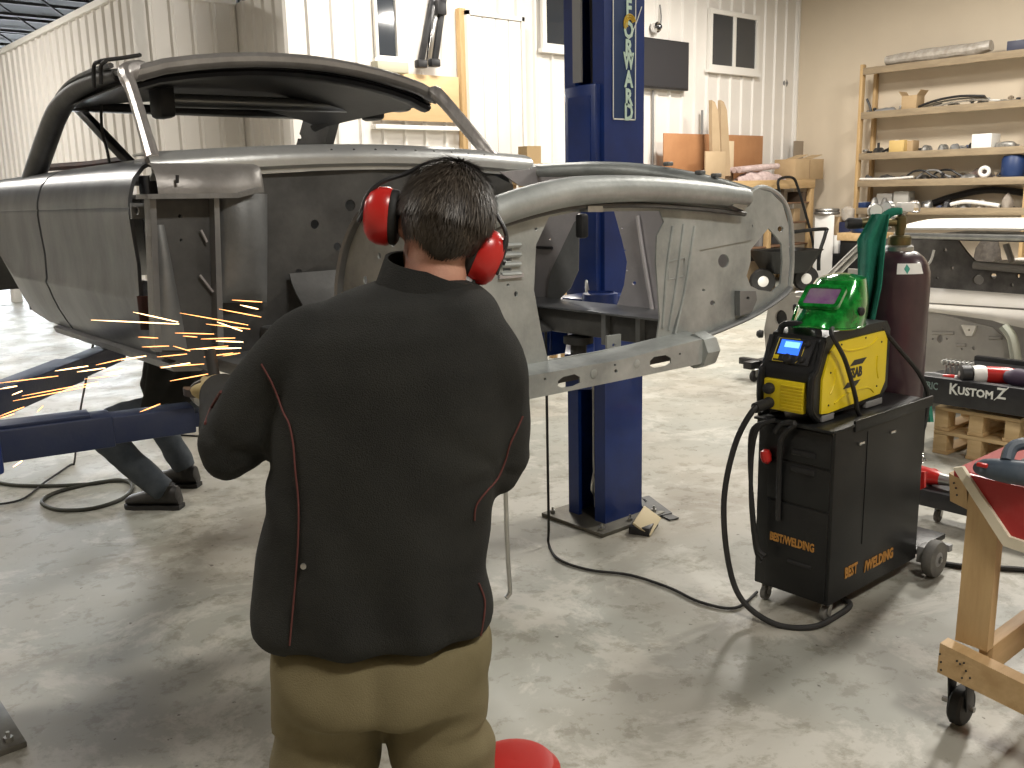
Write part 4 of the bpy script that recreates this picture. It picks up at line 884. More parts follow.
# ================================================================== WELDING CART
CX0, CX1, CY0, CY1 = 2.95, 3.62, 1.70, 2.02
cart = thing('welding_cart', (3.28, 1.86, 0), 'black steel welding cart with orange lettering on casters', 'cart')
MB().bb(CX0, CX1, CY0, CY1, .075, .735, .006).obj('cabinet', SATIN, cart)
tr = MB().bb(CX0 - .025, CX1 + .03, CY0 - .006, CY1 + .006, .735, .745, .002).obj('tray', SATIN, cart)
MB().bb(CX0 + .12, CX1 + .04, CY0 - .008, CY0 + .002, .715, .757, .002).obj('tray_lip', SATIN, tr); MB().bb(CX0 - .0, CX1 + .04, CY1 - .002, CY1 + .008, .715, .757, .002).obj('tray_lip', SATIN, tr)
# front: two drawers with recessed vents, lower panel, seams
for z0, z1 in ((.60, .725), (.44, .59), (.09, .43)):
    d = MB().bb(CX0 - .006, CX0 + .002, CY0 + .012, CY1 - .05, z0, z1, .003).obj('front_panel', SATIN, cart)
for z in (.625, .56): MB().bb(CX0 - .012, CX0 - .004, CY0 + .07, CY0 + .17, z, z + .022, .006).obj('handle', BLACKM, cart)
MB().bb(CX0 - .010, CX0 - .004, CY0 + .07, CY0 + .17, .20, .215, .004).obj('vent', BLACKM, cart)
for x in (3.10, 3.33): MB().bb(x, x + .035, CY0 - .012, CY0, .66 - (x - 3.1) * .0, .672, .003).obj('latch', CHROME, cart)
MB().bb(3.17, 3.173, CY0 - .003, CY0, .26, .70).obj('panel_seam', BLACKM, cart)
MB().bb(CX1 - .0, CX1 + .26, CY0 + .0, CY1 + .0, .09, .115, .004).obj('cylinder_shelf', SATIN, cart)
MB().bb(CX1 + .17, CX1 + .20, CY0 - .06, CY1 + .06, .07, .10, .004).obj('axle', GREYP, cart)
def wheel(c, ax, R, wd, parent, m=GREYR, hub=GREYP):
    ax = V(ax).normalized(); c = V(c)
    o = MB().lathe([(R * .72, -wd / 2), (R * .94, -wd / 2), (R, -wd * .3), (R, wd * .3), (R * .94, wd / 2), (R * .72, wd / 2)], c, ax, 24).obj('wheel', m, parent)
    MB().lathe([(R * .72, -wd * .42), (R * .4, -wd * .5), (R * .2, -wd * .62), (R * .2, wd * .62), (R * .4, wd * .5), (R * .72, wd * .42)], c, ax, 20).obj('hub', hub, o)
    MB().lathe([(R * .12, -wd * .8), (R * .12, wd * .8)], c, ax, 10).obj('axle_cap', ZINC, o); return o
for y in (CY0 - .055, CY1 + .055): wheel((CX1 + .045, y, .078), (0, 1, 0), .078, .04, cart)
MB().bb(CX1 - .0, CX1 + .07, CY0 - .03, CY0 - .0, .06, .13, .004).obj('wheel_bracket', GREYP, cart)
def caster(c, R, wd, parent, ax=(0, 1, 0), m=GREYR):
    """swivel caster under a plate at height c.z"""
    c = V(c); zc = R; fx = V((R * .45, 0, 0)) if abs(ax[1]) > .5 else V((0, R * .45, 0))
    ct = MB().bb(c.x - R * .9, c.x + R * .9, c.y - R * .7, c.y + R * .7, c.z - .006, c.z, .001).obj('caster_plate', ZINC, parent)
    o = V((c.x, c.y, zc)) - fx; a = V(ax)
    for s_ in (-1, 1): MB().beam(V((c.x, c.y, c.z - .012)) + a * wd * .75 * s_, o + a * wd * .75 * s_, R * .8, .004, .001, a).obj('caster_fork', ZINC, ct)
    wo = MB().lathe([(R * .3, -wd / 2), (R * .93, -wd / 2), (R, -wd * .25), (R, wd * .25), (R * .93, wd / 2), (R * .3, wd / 2)], o, ax, 20).obj('caster_wheel', m, ct)
    MB().cyl(o - a * wd * .9, o + a * wd * .9, R * .16, seg=8).obj('caster_axle', ZINC, ct)
for y in (CY0 + .03, CY1 - .03): caster((CX0 + .05, y, .075), .028, .02, cart)
# lettering in orange, worn
lettering('lettering', 'BEST/WELDING', .044, (CX0 - .008, CY0 + .155, .285), (0, -1, 0), (0, 0, 1), ORANGE, cart, .62, .0015)
lettering('lettering', 'BEST', .058, tuple(P(851, 571, Y=CY0 - .002)), (1, 0, 0), (0, 0, 1), ORANGE, cart, .72, .002)
lettering('lettering', '/WELDING', .058, tuple(P(879, 560, Y=CY0 - .002)), (1, 0, 0), (0, 0, 1), ORANGE, cart, .78, .002)
# red plug cap hanging at the front corner, chain at the back
q = P(766, 456, X=CX0 - .02); MB().lathe([(.004, -.03), (.018, -.02), (.022, 0), (.018, .02), (.006, .026)], q, (0, .3, 1), 14).obj('plug_cap', RED, label='small red plug cap hanging on the front of the welding cart', cat='cap')
ch_ = thing('safety_chain', (3.8, 1.78, .42), 'short bright chain holding the gas cylinder to the cart', 'chain')
for zc, n, y0 in ((.425, 8, 1.755), (.655, 9, 1.755)):
    for k in range(n):
        a = radians(-150 + k * 14); c = V((3.80 + .148 * cos(a), 1.945 + .148 * sin(a), zc + .004 * (k % 2)))
        MB().torus(c, V((cos(a), sin(a), 0)) if k % 2 else V((0, 0, 1)), .011, .003, 12, 5).obj('link', CHROME, ch_)
# ---- welder: black moulded frame, yellow panels
WX0, WX1, WY0, WY1, WZ = 2.94, 3.47, 1.78, 2.02, .748
wd_ = thing('welder', ((WX0 + WX1) / 2, (WY0 + WY1) / 2, WZ), 'yellow and black portable welder with a lit blue display', 'welder')
pf = [(WX0 + .01, WZ + .03), (WX0 + .05, WZ + .02), (WX1 - .05, WZ + .02), (WX1, WZ + .06), (WX1, WZ + .29), (WX1 - .03, WZ + .325), (WX0 + .12, WZ + .325), (WX0 + .07, WZ + .31), (WX0 + .0, WZ + .19), (WX0, WZ + .16)]
b = MB().plate(pf, [], WY1 - WY0 - .02, lambda a, bb_, c: V((a, WY0 + .01 + c, bb_)))
bmesh.ops.bevel(b.bm, geom=[e for e in b.bm.edges if e.calc_face_angle(0) > .5], offset=.008, segments=2, affect='EDGES', clamp_overlap=True)
b.obj('case', SATIN, wd_)
for yy_, th in ((WY0 + .01, -.008), (WY1 - .01, .008)):
    yp = [(WX0 + .045, WZ + .035), (WX0 + .09, WZ + .03), (WX1 - .07, WZ + .045), (WX1 - .035, WZ + .09), (WX1 - .035, WZ + .255), (WX1 - .06, WZ + .29), (WX0 + .13, WZ + .285), (WX0 + .085, WZ + .25), (WX0 + .045, WZ + .16)]
    sp_ = MB().plate(yp, [], abs(th), lambda a, bb_, c: V((a, yy_ + (c if th > 0 else -c), bb_))).obj('side_panel', YELLOW, wd_)
    ys = yy_ + th * 1.0
    for q in (((.13, .06), (.22, .085), (.36, .085), (.41, .06)), ((.15, .265), (.22, .245), (.36, .245), (.42, .27)), ((.10, .10), (.125, .14), (.125, .19)), ((.44, .11), (.425, .15), (.425, .20))):
        MB().tube([V((WX0 + a, ys, WZ + c)) for a, c in q], .004, 6, 3).obj('pressed_rib', YELLOW, sp_)
    for a, c in ((.09, .06), (.095, .18), (.43, .08), (.45, .25), (.16, .275), (.33, .28)): MB().lathe([(.004, 0), (.003, .003)], (WX0 + a, ys, WZ + c), (0, th, 0), 8).obj('screw', BLACKM, sp_)
    if th < 0:
        for q in (((.225, .185), (.255, .205), (.345, .205), (.315, .185)), ((.185, .105), (.215, .125), (.305, .125), (.275, .105))):
            MB().plate([(WX0 + a, WZ + c) for a, c in q], [], .0015, lambda a, bb_, c: V((a, ys - c, bb_))).obj('logo_bar', BLACKM, sp_)
        lettering('logo_lettering', 'ESAB', .052, (WX0 + .268, ys - .001, WZ + .155), (1, 0, 0), (0, 0, 1), BLACKM, sp_, .8, .002)
        MB().plate([(WX0 + a, WZ + c) for a, c in ((.215, .132), (.325, .132), (.325, .178), (.215, .178))], [], .0004, lambda a, bb_, c: V((a, ys - c, bb_))).obj('logo_ground', YELLOW, sp_)
for y in (WY0 + .015, WY1 - .015):
    MB().tube([V((WX0 + .06, y, WZ + .30)), V((WX0 + .02, y, WZ + .20)), V((WX0 - .005, y, WZ + .17)), V((WX0 - .008, y, WZ + .06)), V((WX0 + .04, y, WZ + .012))], .013, 8, 4).obj('bumper', SATIN, wd_)
    MB().bb(WX0 + .06, WX0 + .14, y - .01, y + .01, WZ, WZ + .025, .004).obj('foot', GREYP, wd_); MB().bb(WX1 - .16, WX1 - .04, y - .01, y + .01, WZ, WZ + .025, .004).obj('foot', GREYP, wd_)
# handle bar over the top
MB().tube([V((WX0 + .07, WY1 - .04, WZ + .31)), V((WX0 + .07, WY1 - .06, WZ + .345)), V((WX0 + .07, WY0 + .06, WZ + .345)), V((WX0 + .07, WY0 + .04, WZ + .31))], .012, 8, 3).obj('carry_handle', SATIN, wd_)
# front: sloped control face and yellow louvred lower face
fm = frame((WX0 + .033, (WY0 + WY1) / 2, WZ + .252), (0, -1, 0), (.5, 0, .86))
def fbox(x, y, wx, wy, z0, z1, bev=0):
    b = MB(); b.box((x, y, (z0 + z1) / 2), (wx, wy, z1 - z0), bev); bmesh.ops.transform(b.bm, matrix=fm, verts=b.bm.verts); return b
fp = fbox(0, 0, .16, .10, .0, .008, .004).obj('control_panel', BLACKM, wd_)
fbox(-.012, .012, .085, .055, .008, .010).obj('display', mat('lit_blue_display', (.02, .08, .5), .3, emit=((.03, .16, .95), 1.3)), fp)
fbox(-.005, .022, .06, .022, .010, .011).obj('display_text_area', mat('lit_pale_display', (.2, .5, .8), .3, emit=((.25, .62, .95), 1.2)), fp)
for x, y in ((.055, .03), (.052, -.032)):
    b = MB().lathe([(.012, .008), (.012, .02), (.009, .022)], (x, y, 0), seg=14); bmesh.ops.transform(b.bm, matrix=fm, verts=b.bm.verts); b.obj('knob', RUBBER, fp)
b = MB().lathe([(.018, .008), (.017, .028), (.013, .031)], (.0, -.036, 0), seg=16); bmesh.ops.transform(b.bm, matrix=fm, verts=b.bm.verts); b.obj('dial', RUBBER, fp)
for q in (((-.066, -.046), (-.066, .044), (.02, .046)), ((-.066, -.046), (-.02, -.046)), ((.03, -.046), (.046, -.02), (.046, .02))):
    b = MB().tube([V((x, y, .009)) for x, y in q], .0012, 5); bmesh.ops.transform(b.bm, matrix=fm, verts=b.bm.verts); b.obj('panel_line', YELLOW, fp)
fbox(-.055, -.03, .02, .016, .008, .011, .002).obj('button', YELLOW, fp)
lf = MB().bb(WX0 - .012, WX0 + .01, WY0 + .04, WY1 - .03, WZ + .035, WZ + .15, .006).obj('front_grille', YELLOW, wd_)
for k in range(8): MB().bb(WX0 - .016, WX0 - .010, WY0 + .045, WY0 + .135, WZ + .045 + k * .012, WZ + .050 + k * .012, .001).obj('grille_slat', YELLOW, lf)
for z in (.06, .115): MB().lathe([(.020, 0), (.022, .01), (.018, .025), (.010, .03)], (WX0 - .012, WY1 - .06, WZ + z), (-1, 0, 0), 16).obj('socket', RUBBER, wd_)
# leads hanging from the sockets
b = MB(); q = [V((WX0 - .03, WY1 - .06, WZ + .06)), V((WX0 - .10, WY1 - .05, WZ + .045)), P(735, 445, X=2.80), P(724, 500, X=2.78), P(728, 560, X=2.78), P(742, 600, X=2.78), P(775, 624, Z=.012), P(812, 627, Z=.012), P(838, 615, Z=.012), P(850, 604, Z=.014), V((3.2, 1.82, .014))]
b.tube([V((WX0 - .02, WY1 - .06, WZ + .06)), V((WX0 - .09, WY1 - .05, WZ + .05))], .02, 12).tube(q, .011, 10, 8).obj('welding_lead', RUBBER, label='thick black welding lead looping from the welder front to the floor', cat='cable')
for k, dx in enumerate((0, 6, 11)):
    b = MB(); pts = [P(772 + dx * .3, 420, X=2.925), P(758 - dx * .4, 428, X=2.90), P(752 - dx * .2, 455, X=2.90), P(751 + dx * .1, 500, X=2.90), P(755 + dx * .2, 545, X=2.90), P(760 + dx * .5, 562 - 3 * k, X=2.90)]
    b.tube(pts, .0085, 8, 6).obj('hanging_hose', RUBBER, label='black torch hose hanging in a bundle down the cart front', cat='hose', group='torch hoses on the cart front')
MB().tube([P(775, 432, X=2.91), P(782, 424, X=2.91), P(795, 424, X=2.90), P(781, 440, X=2.915), P(779, 480, X=2.935), P(778, 520, X=2.935)], .010, 8, 6).obj('earth_lead', RUBBER, label='single black earth lead draped over the cart tray edge', cat='cable')
MB().tube([V((WX0 + .13, WY0 + .02, WZ + .34)), P(832, 335, Y=1.755), P(845, 360, Y=1.752), P(855, 395, Y=1.75), P(858, 412, Y=1.75), P(866, 420, Y=1.76), P(880, 416, Y=1.76)], .0085, 8, 8).obj('torch_hose', RUBBER, label='black torch hose draped across the yellow welder side panel', cat='hose')
MB().tube([P(880, 326, Y=1.80), P(900, 350, Y=1.76), P(920, 375, Y=1.745), P(928, 400, Y=1.745), P(920, 440, Y=1.745), P(905, 470, Y=1.745)], .009, 8, 6).obj('gas_hose', RUBBER, label='black gas hose lying across the maroon cylinder', cat='hose')
# ---- gas cylinder with valve and regulator
GC = V((3.80, 1.945, .117))
cy = thing('gas_cylinder', GC, 'tall maroon gas cylinder with a white label chained behind the cart', 'gas cylinder')
MB().lathe([(.118, 0), (.128, .012), (.130, .03), (.130, 1.075), (.128, 1.11), (.118, 1.145), (.100, 1.172), (.076, 1.192), (.056, 1.20)], GC, seg=40).obj('shell', MAROON, cy, ang=50)
MB().lathe([(.058, 1.185), (.058, 1.215), (.05, 1.222)], GC, seg=24).obj('shoulder_band', ZINC, cy); MB().lathe([(.044, 1.215), (.046, 1.225), (.046, 1.255), (.040, 1.262)], GC, seg=20).obj('neck_ring', BRASS, cy)
vb = MB().lathe([(.018, 1.26), (.020, 1.285), (.024, 1.295), (.024, 1.335), (.016, 1.345)], GC, seg=14).obj('valve_body', BRASS, cy)
MB().lathe([(.0, 1.345), (.022, 1.348), (.026, 1.352), (.026, 1.362), (.02, 1.366), (.0, 1.366)], GC, seg=16).obj('hand_wheel', ZINC, vb)
# label with green diamond, wrapped on the shoulder
lab = mat('paper_label', (.78, .79, .76), .6)
vdir = math.atan2(-GC.y, -GC.x)
def wrap(u, v, off=0.): a = vdir - .02 + .85 * u; z = 1.112 + .042 * v; r_ = .1318 + off - .0125 * max(0, (z - 1.112) / .035); return GC + V((r_ * cos(a), r_ * sin(a), z))
MB().grid(wrap, 12, 4, .0006).obj('label', lab, cy)
MB().grid(lambda u, v: wrap(.36 + .22 * (u - .5) * 2 * (1 - abs(2 * v - 1)) * .5 + .0, .5 + (v - .5) * .95, .0016), 6, 8, .0004).obj('label_diamond', mat('green_print', (.03, .30, .22), .6), cy)
rg_ = thing('gas_regulator', GC + V((0, 0, 1.30)), 'brass gas regulator with round gauges on the cylinder valve', 'regulator')
s0 = GC + V((0, 0, 1.315)); dr = -RT; 
MB().cyl(s0 + dr * .02, s0 + dr * .10, .016, seg=12).obj('inlet', BRASS, rg_); MB().lathe([(.03, 0), (.032, .02), (.024, .04), (.02, .075)], s0 + dr * .10, dr, 18).obj('regulator_body', BRASS, rg_)
MB().lathe([(.022, .0), (.024, .05), (.018, .06)], s0 + dr * .165, dr, 16).obj('adjuster', RUBBER, rg_)
for off, fc in ((V((.0, 0, .058)) + dr * .055, -FW * .4 - RT * .8), (V((0, 0, .05)) + dr * .12 - FW * .03, -FW)):
    g_ = MB().lathe([(.026, -.012), (.030, -.008), (.030, .010), (.026, .012)], s0 + off, fc, 22).obj('gauge', ZINC, rg_); MB().lathe([(.025, .011), (.025, .0125)], s0 + off, fc, 22).obj('gauge_face', WHITEB, g_)
    MB().cyl(s0 + dr * .09, s0 + off, .007, seg=8).obj('gauge_stem', BRASS, g_)
bx_ = s0 + V((0, 0, .062)) - dr * .015; MB().box(bx_, (.055, .05, .038), .004, Mx.Rotation(-YAW, 3, 'Z')).obj('flow_tag', WHITEB, rg_)
MB().tube([bx_ + RT * .03 + V((0, 0, .015)), bx_ + RT * .055 + V((0, 0, .012)), bx_ + RT * .06 - V((0, 0, .02)), bx_ + RT * .03 - V((0, 0, .02))], .004, 6, 3).obj('tag_wire', ZINC, rg_)
MB().tube([s0 + dr * .12 - V((0, 0, .02)), s0 + dr * .14 - V((0, 0, .2)), s0 + dr * .12 - V((0, 0, .4)), s0 + dr * .15 - V((0, 0, .62))], .007, 8, 5).obj('outlet_hose', RUBBER, rg_)
# ---- green welding cape hanging beside the cylinder
def cape(u, v):
    top, mid, bot = (892, 214), (868, 240), (858, 338)
    px = [(890, 872), (886, 857), (882, 859), (872, 854)]; py = [214, 240, 285, 335]
    k = v * 3; i = min(2, int(k)); f_ = k - i
    l0, l1 = px[i][1], px[i + 1][1]; r0, r1 = px[i][0], px[i + 1][0]
    x = (l0 + (l1 - l0) * f_) * (1 - u) + (r0 + (r1 - r0) * f_) * u; y = py[i] + (py[i + 1] - py[i]) * f_
    w_ = P(x, y, X=3.64 + .05 * sin(u * 9 + v * 2.5) * (.35 + .65 * v)); return w_
MB().grid(cape, 18, 18, .004).tube([P(*p, X=3.66) for p in ((870, 240), (876, 226), (890, 213), (902, 211))], [.024, .022, .018, .012], 8, 4, flat=.5).obj('welding_cape', GREENC, label='green welding cape hanging in folds beside the gas cylinder', cat='cape', ang=70)
MB().grid(lambda u, v: P(924 + 8 * u + 3 * (v - .5) * u, 398 + 24 * v, X=3.97 + .012 * sin(u * 8)), 8, 8, .003).obj('green_rag', GREENC, label='scrap of green cloth hanging low behind the gas cylinder', cat='rag', ang=70)
# ---- welding helmet, green flake, on the welder
hm = thing('welding_helmet', (3.18, 1.90, WZ + .34), 'glossy green welding helmet with a purple tinted visor', 'helmet')
def flake():
    m = mat('green_flake_gloss', (.006, .16, .022), .12, .25, (.015, .36, .05), 26, 1, coat=1.0, lo=.42, hi=.62); return m
HG = flake()
hz0 = WZ + .335
# plan outline: face to the front (-X, towards -Y), open at the back
def hel(u, v):
    a = (u - .5) * 2 * 1.95; taper = 1 - .34 * v ** 1.8
    rx = .185 * taper; ry = .130 * taper; front = max(0, cos(a)) ** 1.5
    c = V((3.19 + .085 * v, 1.895, hz0 + .150 * v + .012))
    p = V((-cos(a) * rx - .02 * front * (1 - v), sin(a) * ry, -.018 * (1 - v) * abs(sin(a)))); return c + Mx.Rotation(radians(14), 3, 'Z') @ p
b = MB().grid(hel, 36, 14); bmesh.ops.remove_doubles(b.bm, verts=b.bm.verts, dist=.0005)
b.obj('shell', HG, hm, ang=60)
MB().grid(lambda u, v: (lambda q: V((3.275, 1.895, hz0 + .162 + .02 * (1 - v * v))) + (q - V((3.275, 1.895, hz0 + .162))) * v * 1.0)(V((hel(u, 1).x, hel(u, 1).y, hz0 + .162))), 36, 6).obj('crown', HG, hm, ang=60)
ctr = hel(.5, .62); updir_ = (hel(.5, .9) - hel(.5, .4)).normalized(); rdir = (hel(.53, .62) - hel(.47, .62)).normalized(); rdir = -rdir if rdir.y > 0 else rdir; nrm_ = rdir.cross(updir_).normalized()
fmv = frame(ctr + nrm_ * .004, rdir, updir_)
def vq(ol, z0, z1): 
    b = MB().plate(ol, [], z1 - z0, lambda a, bb_, c: fmv @ V((a, bb_, z0 + c))); return b
vf = MB().plate(rr(-.074, .074, -.056, .058, .02), [rr(-.058, .058, -.040, .042, .008)], .016, lambda a, bb_, c: fmv @ V((a, bb_, -.006 + c))).obj('visor_frame', HG, hm)
vq(rr(-.058, .058, -.040, .042, .006), -.002, .003).obj('visor_glass', mat('purple_visor_glass', (.26, .10, .30), .15, .1, (.42, .38, .40), 5, .9, coat=.6), hm)
for s_ in (-1, 1):
    e = hel(.5 + s_ * .32, .35); nn = (e - V((3.21, 1.895, e.z))).normalized(); MB().lathe([(.016, -.004), (.016, .010), (.010, .014)], e, nn, 14).obj('knob', RUBBER, hm)
MB().tube([hel(u / 20, 0) + V((0, 0, 0)) for u in range(21)], .0045, 6).obj('rim', HG, hm)
MB().tube([hel(.5 + .20 + .01 * k, .08 + .08 * k) for k in range(3)] + [hel(.78, .42), hel(.88, .36), hel(.93, .18)], .006, 6, 4).obj('side_ridge', HG, hm)
# ================================================================== WORK TABLE (right foreground)
tb = thing('work_table', (2.95, .6, 0), 'rough pine work table on casters with a worn red top and white edging', 'table')
MB().bb(2.60, 3.5, -.1, 1.13, .775, .80, .003).obj('table_top', REDV, tb)
MB().pxplate([(960, 470), (1007, 538), (1060, 556), (1060, 496), (967, 474)], [], X=2.585, th=.012).obj('front_skirt', REDV, tb)
MB().pxplate([(953, 468), (962, 467), (1009, 537), (1065, 556), (1065, 567), (1003, 546)], [], X=2.572, th=.016).obj('edge_strip', mat('cream_edging', (.72, .66, .52), .6), tb)
MB().pxplate([(949, 473), (966, 482), (968, 510), (950, 501)], [], X=2.60, th=.06).obj('corner_block', PINEX, tb)
lg = MB().pxplate([(969, 490), (1001, 500), (987, 652), (955, 640)], [], X=2.60, th=.04).obj('leg', PINEX, tb)
for p in ((956, 488), (957, 495), (954, 483)): MB().lathe([(.003, 0), (.0028, .002)], P(*p, X=2.598), (-1, 0, 0), 8).obj('screw', BLACKM, tb)
MB().pxplate([(940, 643), (1060, 702), (1060, 733), (937, 672)], [], X=2.545, th=.05).obj('rail', PINE, tb)
for p in ((940, 654), (941, 662), (941, 670), (957, 661), (960, 664), (964, 663), (966, 671), (962, 678), (970, 678)): MB().lathe([(.003, 0), (.0028, .002)], P(*p, X=2.543), (-1, 0, 0), 8).obj('screw', BLACKM, tb)
a = P(986, 640, X=2.64); MB().bb(2.645, 3.45, a.y - .02, a.y + .02, .20, .29, .003).obj('rail', PINE, tb)
MB().bb(3.42, 3.46, 1.02, 1.11, .29, .775, .003).obj('leg', PINEX, tb); MB().bb(2.60, 2.64, -.05, .04, .29, .775, .003).obj('leg', PINEX, tb); MB().bb(3.42, 3.46, -.05, .04, .29, .775, .003).obj('leg', PINEX, tb)
MB().bb(3.40, 3.45, -.1, 1.12, .19, .29, .003).obj('rail', PINE, tb)
zc_ = P(950, 682, X=2.58).z
for cx_, cy_ in ((2.645, 1.085), (3.42, 1.05), (2.59, .0), (3.42, .0)):
    R_ = .06; pl = MB().bb(cx_ - .05, cx_ + .05, cy_ - .045, cy_ + .045, .175, .19, .003).obj('caster_plate', BLACKM, tb)
    for s_ in (-1, 1): MB().beam(V((cx_, cy_ + .026 * s_, .18)), V((cx_ + .02, cy_ + .026 * s_, R_)), .05, .005, .001, V((0, 1, 0))).obj('caster_fork', BLACKM, pl)
    MB().lathe([(.02, -.02), (.052, -.02), (R_, -.012), (R_, .012), (.052, .02), (.02, .02)], (cx_ + .02, cy_, R_), (0, 1, 0), 22).obj('caster_wheel', RUBBER, pl); MB().cyl((cx_ + .02, cy_ - .04, R_), (cx_ + .02, cy_ + .055, R_), .009, seg=8).obj('caster_axle', ZINC, pl)
# blue grey tool on the table
sd_ = thing('belt_sander', P(1005, 478, Z=.80), 'slate blue power sander with a red switch lying on the red table', 'power tool')
SL = mat('slate_blue_plastic', (.045, .065, .09), .45, 0, (.09, .11, .14), 8, 1)
q0 = P(985, 468, Z=.835)
dx_ = V((.25, -1, 0)).normalized()
MB().tube([q0 + V((-.02, .015, 0)), q0, q0 + dx_ * .06, q0 + dx_ * .16, q0 + dx_ * .3], [.012, .026, .034, .033, .035], 14, 4).obj('body', SL, sd_)
MB().tube([q0 + V((0, 0, .025)) + dx_ * .05, q0 + V((.05, 0, .06)) + dx_ * .05, q0 + V((.08, 0, .07)) + dx_ * .13, q0 + V((.08, 0, .06)) + dx_ * .26], .017, 10, 4).obj('handle', SL, sd_)
MB().box(q0 + V((.10, 0, -.01)) + dx_ * .16, (.08, .22, .05), .012).obj('housing', SL, sd_)
MB().box(q0 + V((-.018, .0, .012)), (.014, .03, .012), .004).obj('switch', RED, sd_)
# ================================================================== LOW TROLLEY WITH TOOLS, BENCH, PALLETS, SECOND CAR
lt = thing('low_trolley', (4.7, 1.6, 0), 'low black steel trolley frame standing behind the welding cart', 'trolley')
MB().bb(4.22, 4.42, .7, 2.02, .09, .17, .006).obj('deck', BLACKM, lt)
for x, y in ((4.32, .85), (4.32, 1.93)): caster((x, y, .09), .03, .02, lt)
def tag_obj(b, name, m, label, cat, group=None, ang=35): return b.obj(name, m, label=label, cat=cat, group=group, ang=ang)
w0 = P(930, 482, X=4.30); w0.z = .215
dr_ = thing('impact_wrench', (w0.x, w0.y, .17), 'red impact wrench lying on the low black trolley', 'power tool')
MB().tube([w0 + V((.02, .12, -.0)), w0 + V((.01, .06, 0)), w0, w0 + V((0, -.05, 0))], [.03, .042, .04, .03], 14).obj('body', RED, dr_)
MB().tube([w0 + V((0, .02, -.01)), w0 + V((.12, .04, -.02))], [.024, .028], 12).obj('grip', RED, dr_); MB().tube([w0 + V((0, -.05, 0)), w0 + V((0, -.13, 0))], [.03, .022], 14).obj('nose', ZINC, dr_)
MB().lathe([(.034, 0), (.036, .02), (.036, .10), (.03, .11)], (4.26, 1.72, .206), (0, -1, 0), 16).obj('spray_can', ZINC, label='bare metal can lying on its side on the low trolley', cat='can')
q = P(916, 480, X=3.99); MB().pxplate([(907, 471), (924, 472), (924, 488), (916, 492), (908, 490)], [], X=3.925, th=.02).obj('red_flag_tag', RED, label='red plastic tag hanging low behind the gas cylinder', cat='tag')
# black bench with painted lettering
bn = thing('steel_bench', (5.8, 2.0, 0), 'low black steel bench with white painted lettering along its front beam', 'bench')
zb1 = P(940, 378, X=5.36).z; zb0 = zb1 - .155
MB().bb(5.36, 5.42, 1.1, 2.62, zb0, zb1, .006).obj('front_beam', BLACKM, bn); MB().bb(5.40, 6.25, 1.1, 2.62, zb1 - .05, zb1 - .03, .003).obj('tray', BLACKM, bn); MB().bb(6.2, 6.25, 1.1, 2.62, zb0, zb1, .006).obj('rear_beam', BLACKM, bn)
for x, y in ((5.39, 2.57), (5.39, 1.14), (6.2, 2.57), (6.2, 1.14)): MB().bb(x - .03, x + .03, y - .03, y + .03, 0, zb0 + .02, .004).obj('leg', BLACKM, bn)
a = P(975, 394, X=5.355); lettering('lettering', 'USTOM', .062, (5.357, a.y + .0, a.z + .004), (0, -1, 0), (0, 0, 1), WLET, bn, .95, .002)
a = P(953, 391, X=5.355); lettering('lettering', 'K', .09, (5.357, a.y, a.z + .008), (0, -1, 0), (0, 0, 1), WLET, bn, .85, .002)
a = P(1001, 395, X=5.355); lettering('lettering', 'Z', .085, (5.357, a.y, a.z + .004), (0, -1, 0), (0, 0, 1), WLET, bn, .9, .002)
MB().tube([(5.356, a.y + .035, a.z - .035), (5.356, a.y - .035, a.z + .045)], .0025, 5).obj('lettering', WLET, bn)
a = P(935, 388, X=5.355); lettering('lettering', 'TRIC', .06, (5.357, a.y + .03, a.z + .008), (0, -1, 0), (0, 0, 1), mat('faded_teal_lettering', (.25, .34, .32), .6), bn, .7, .001)
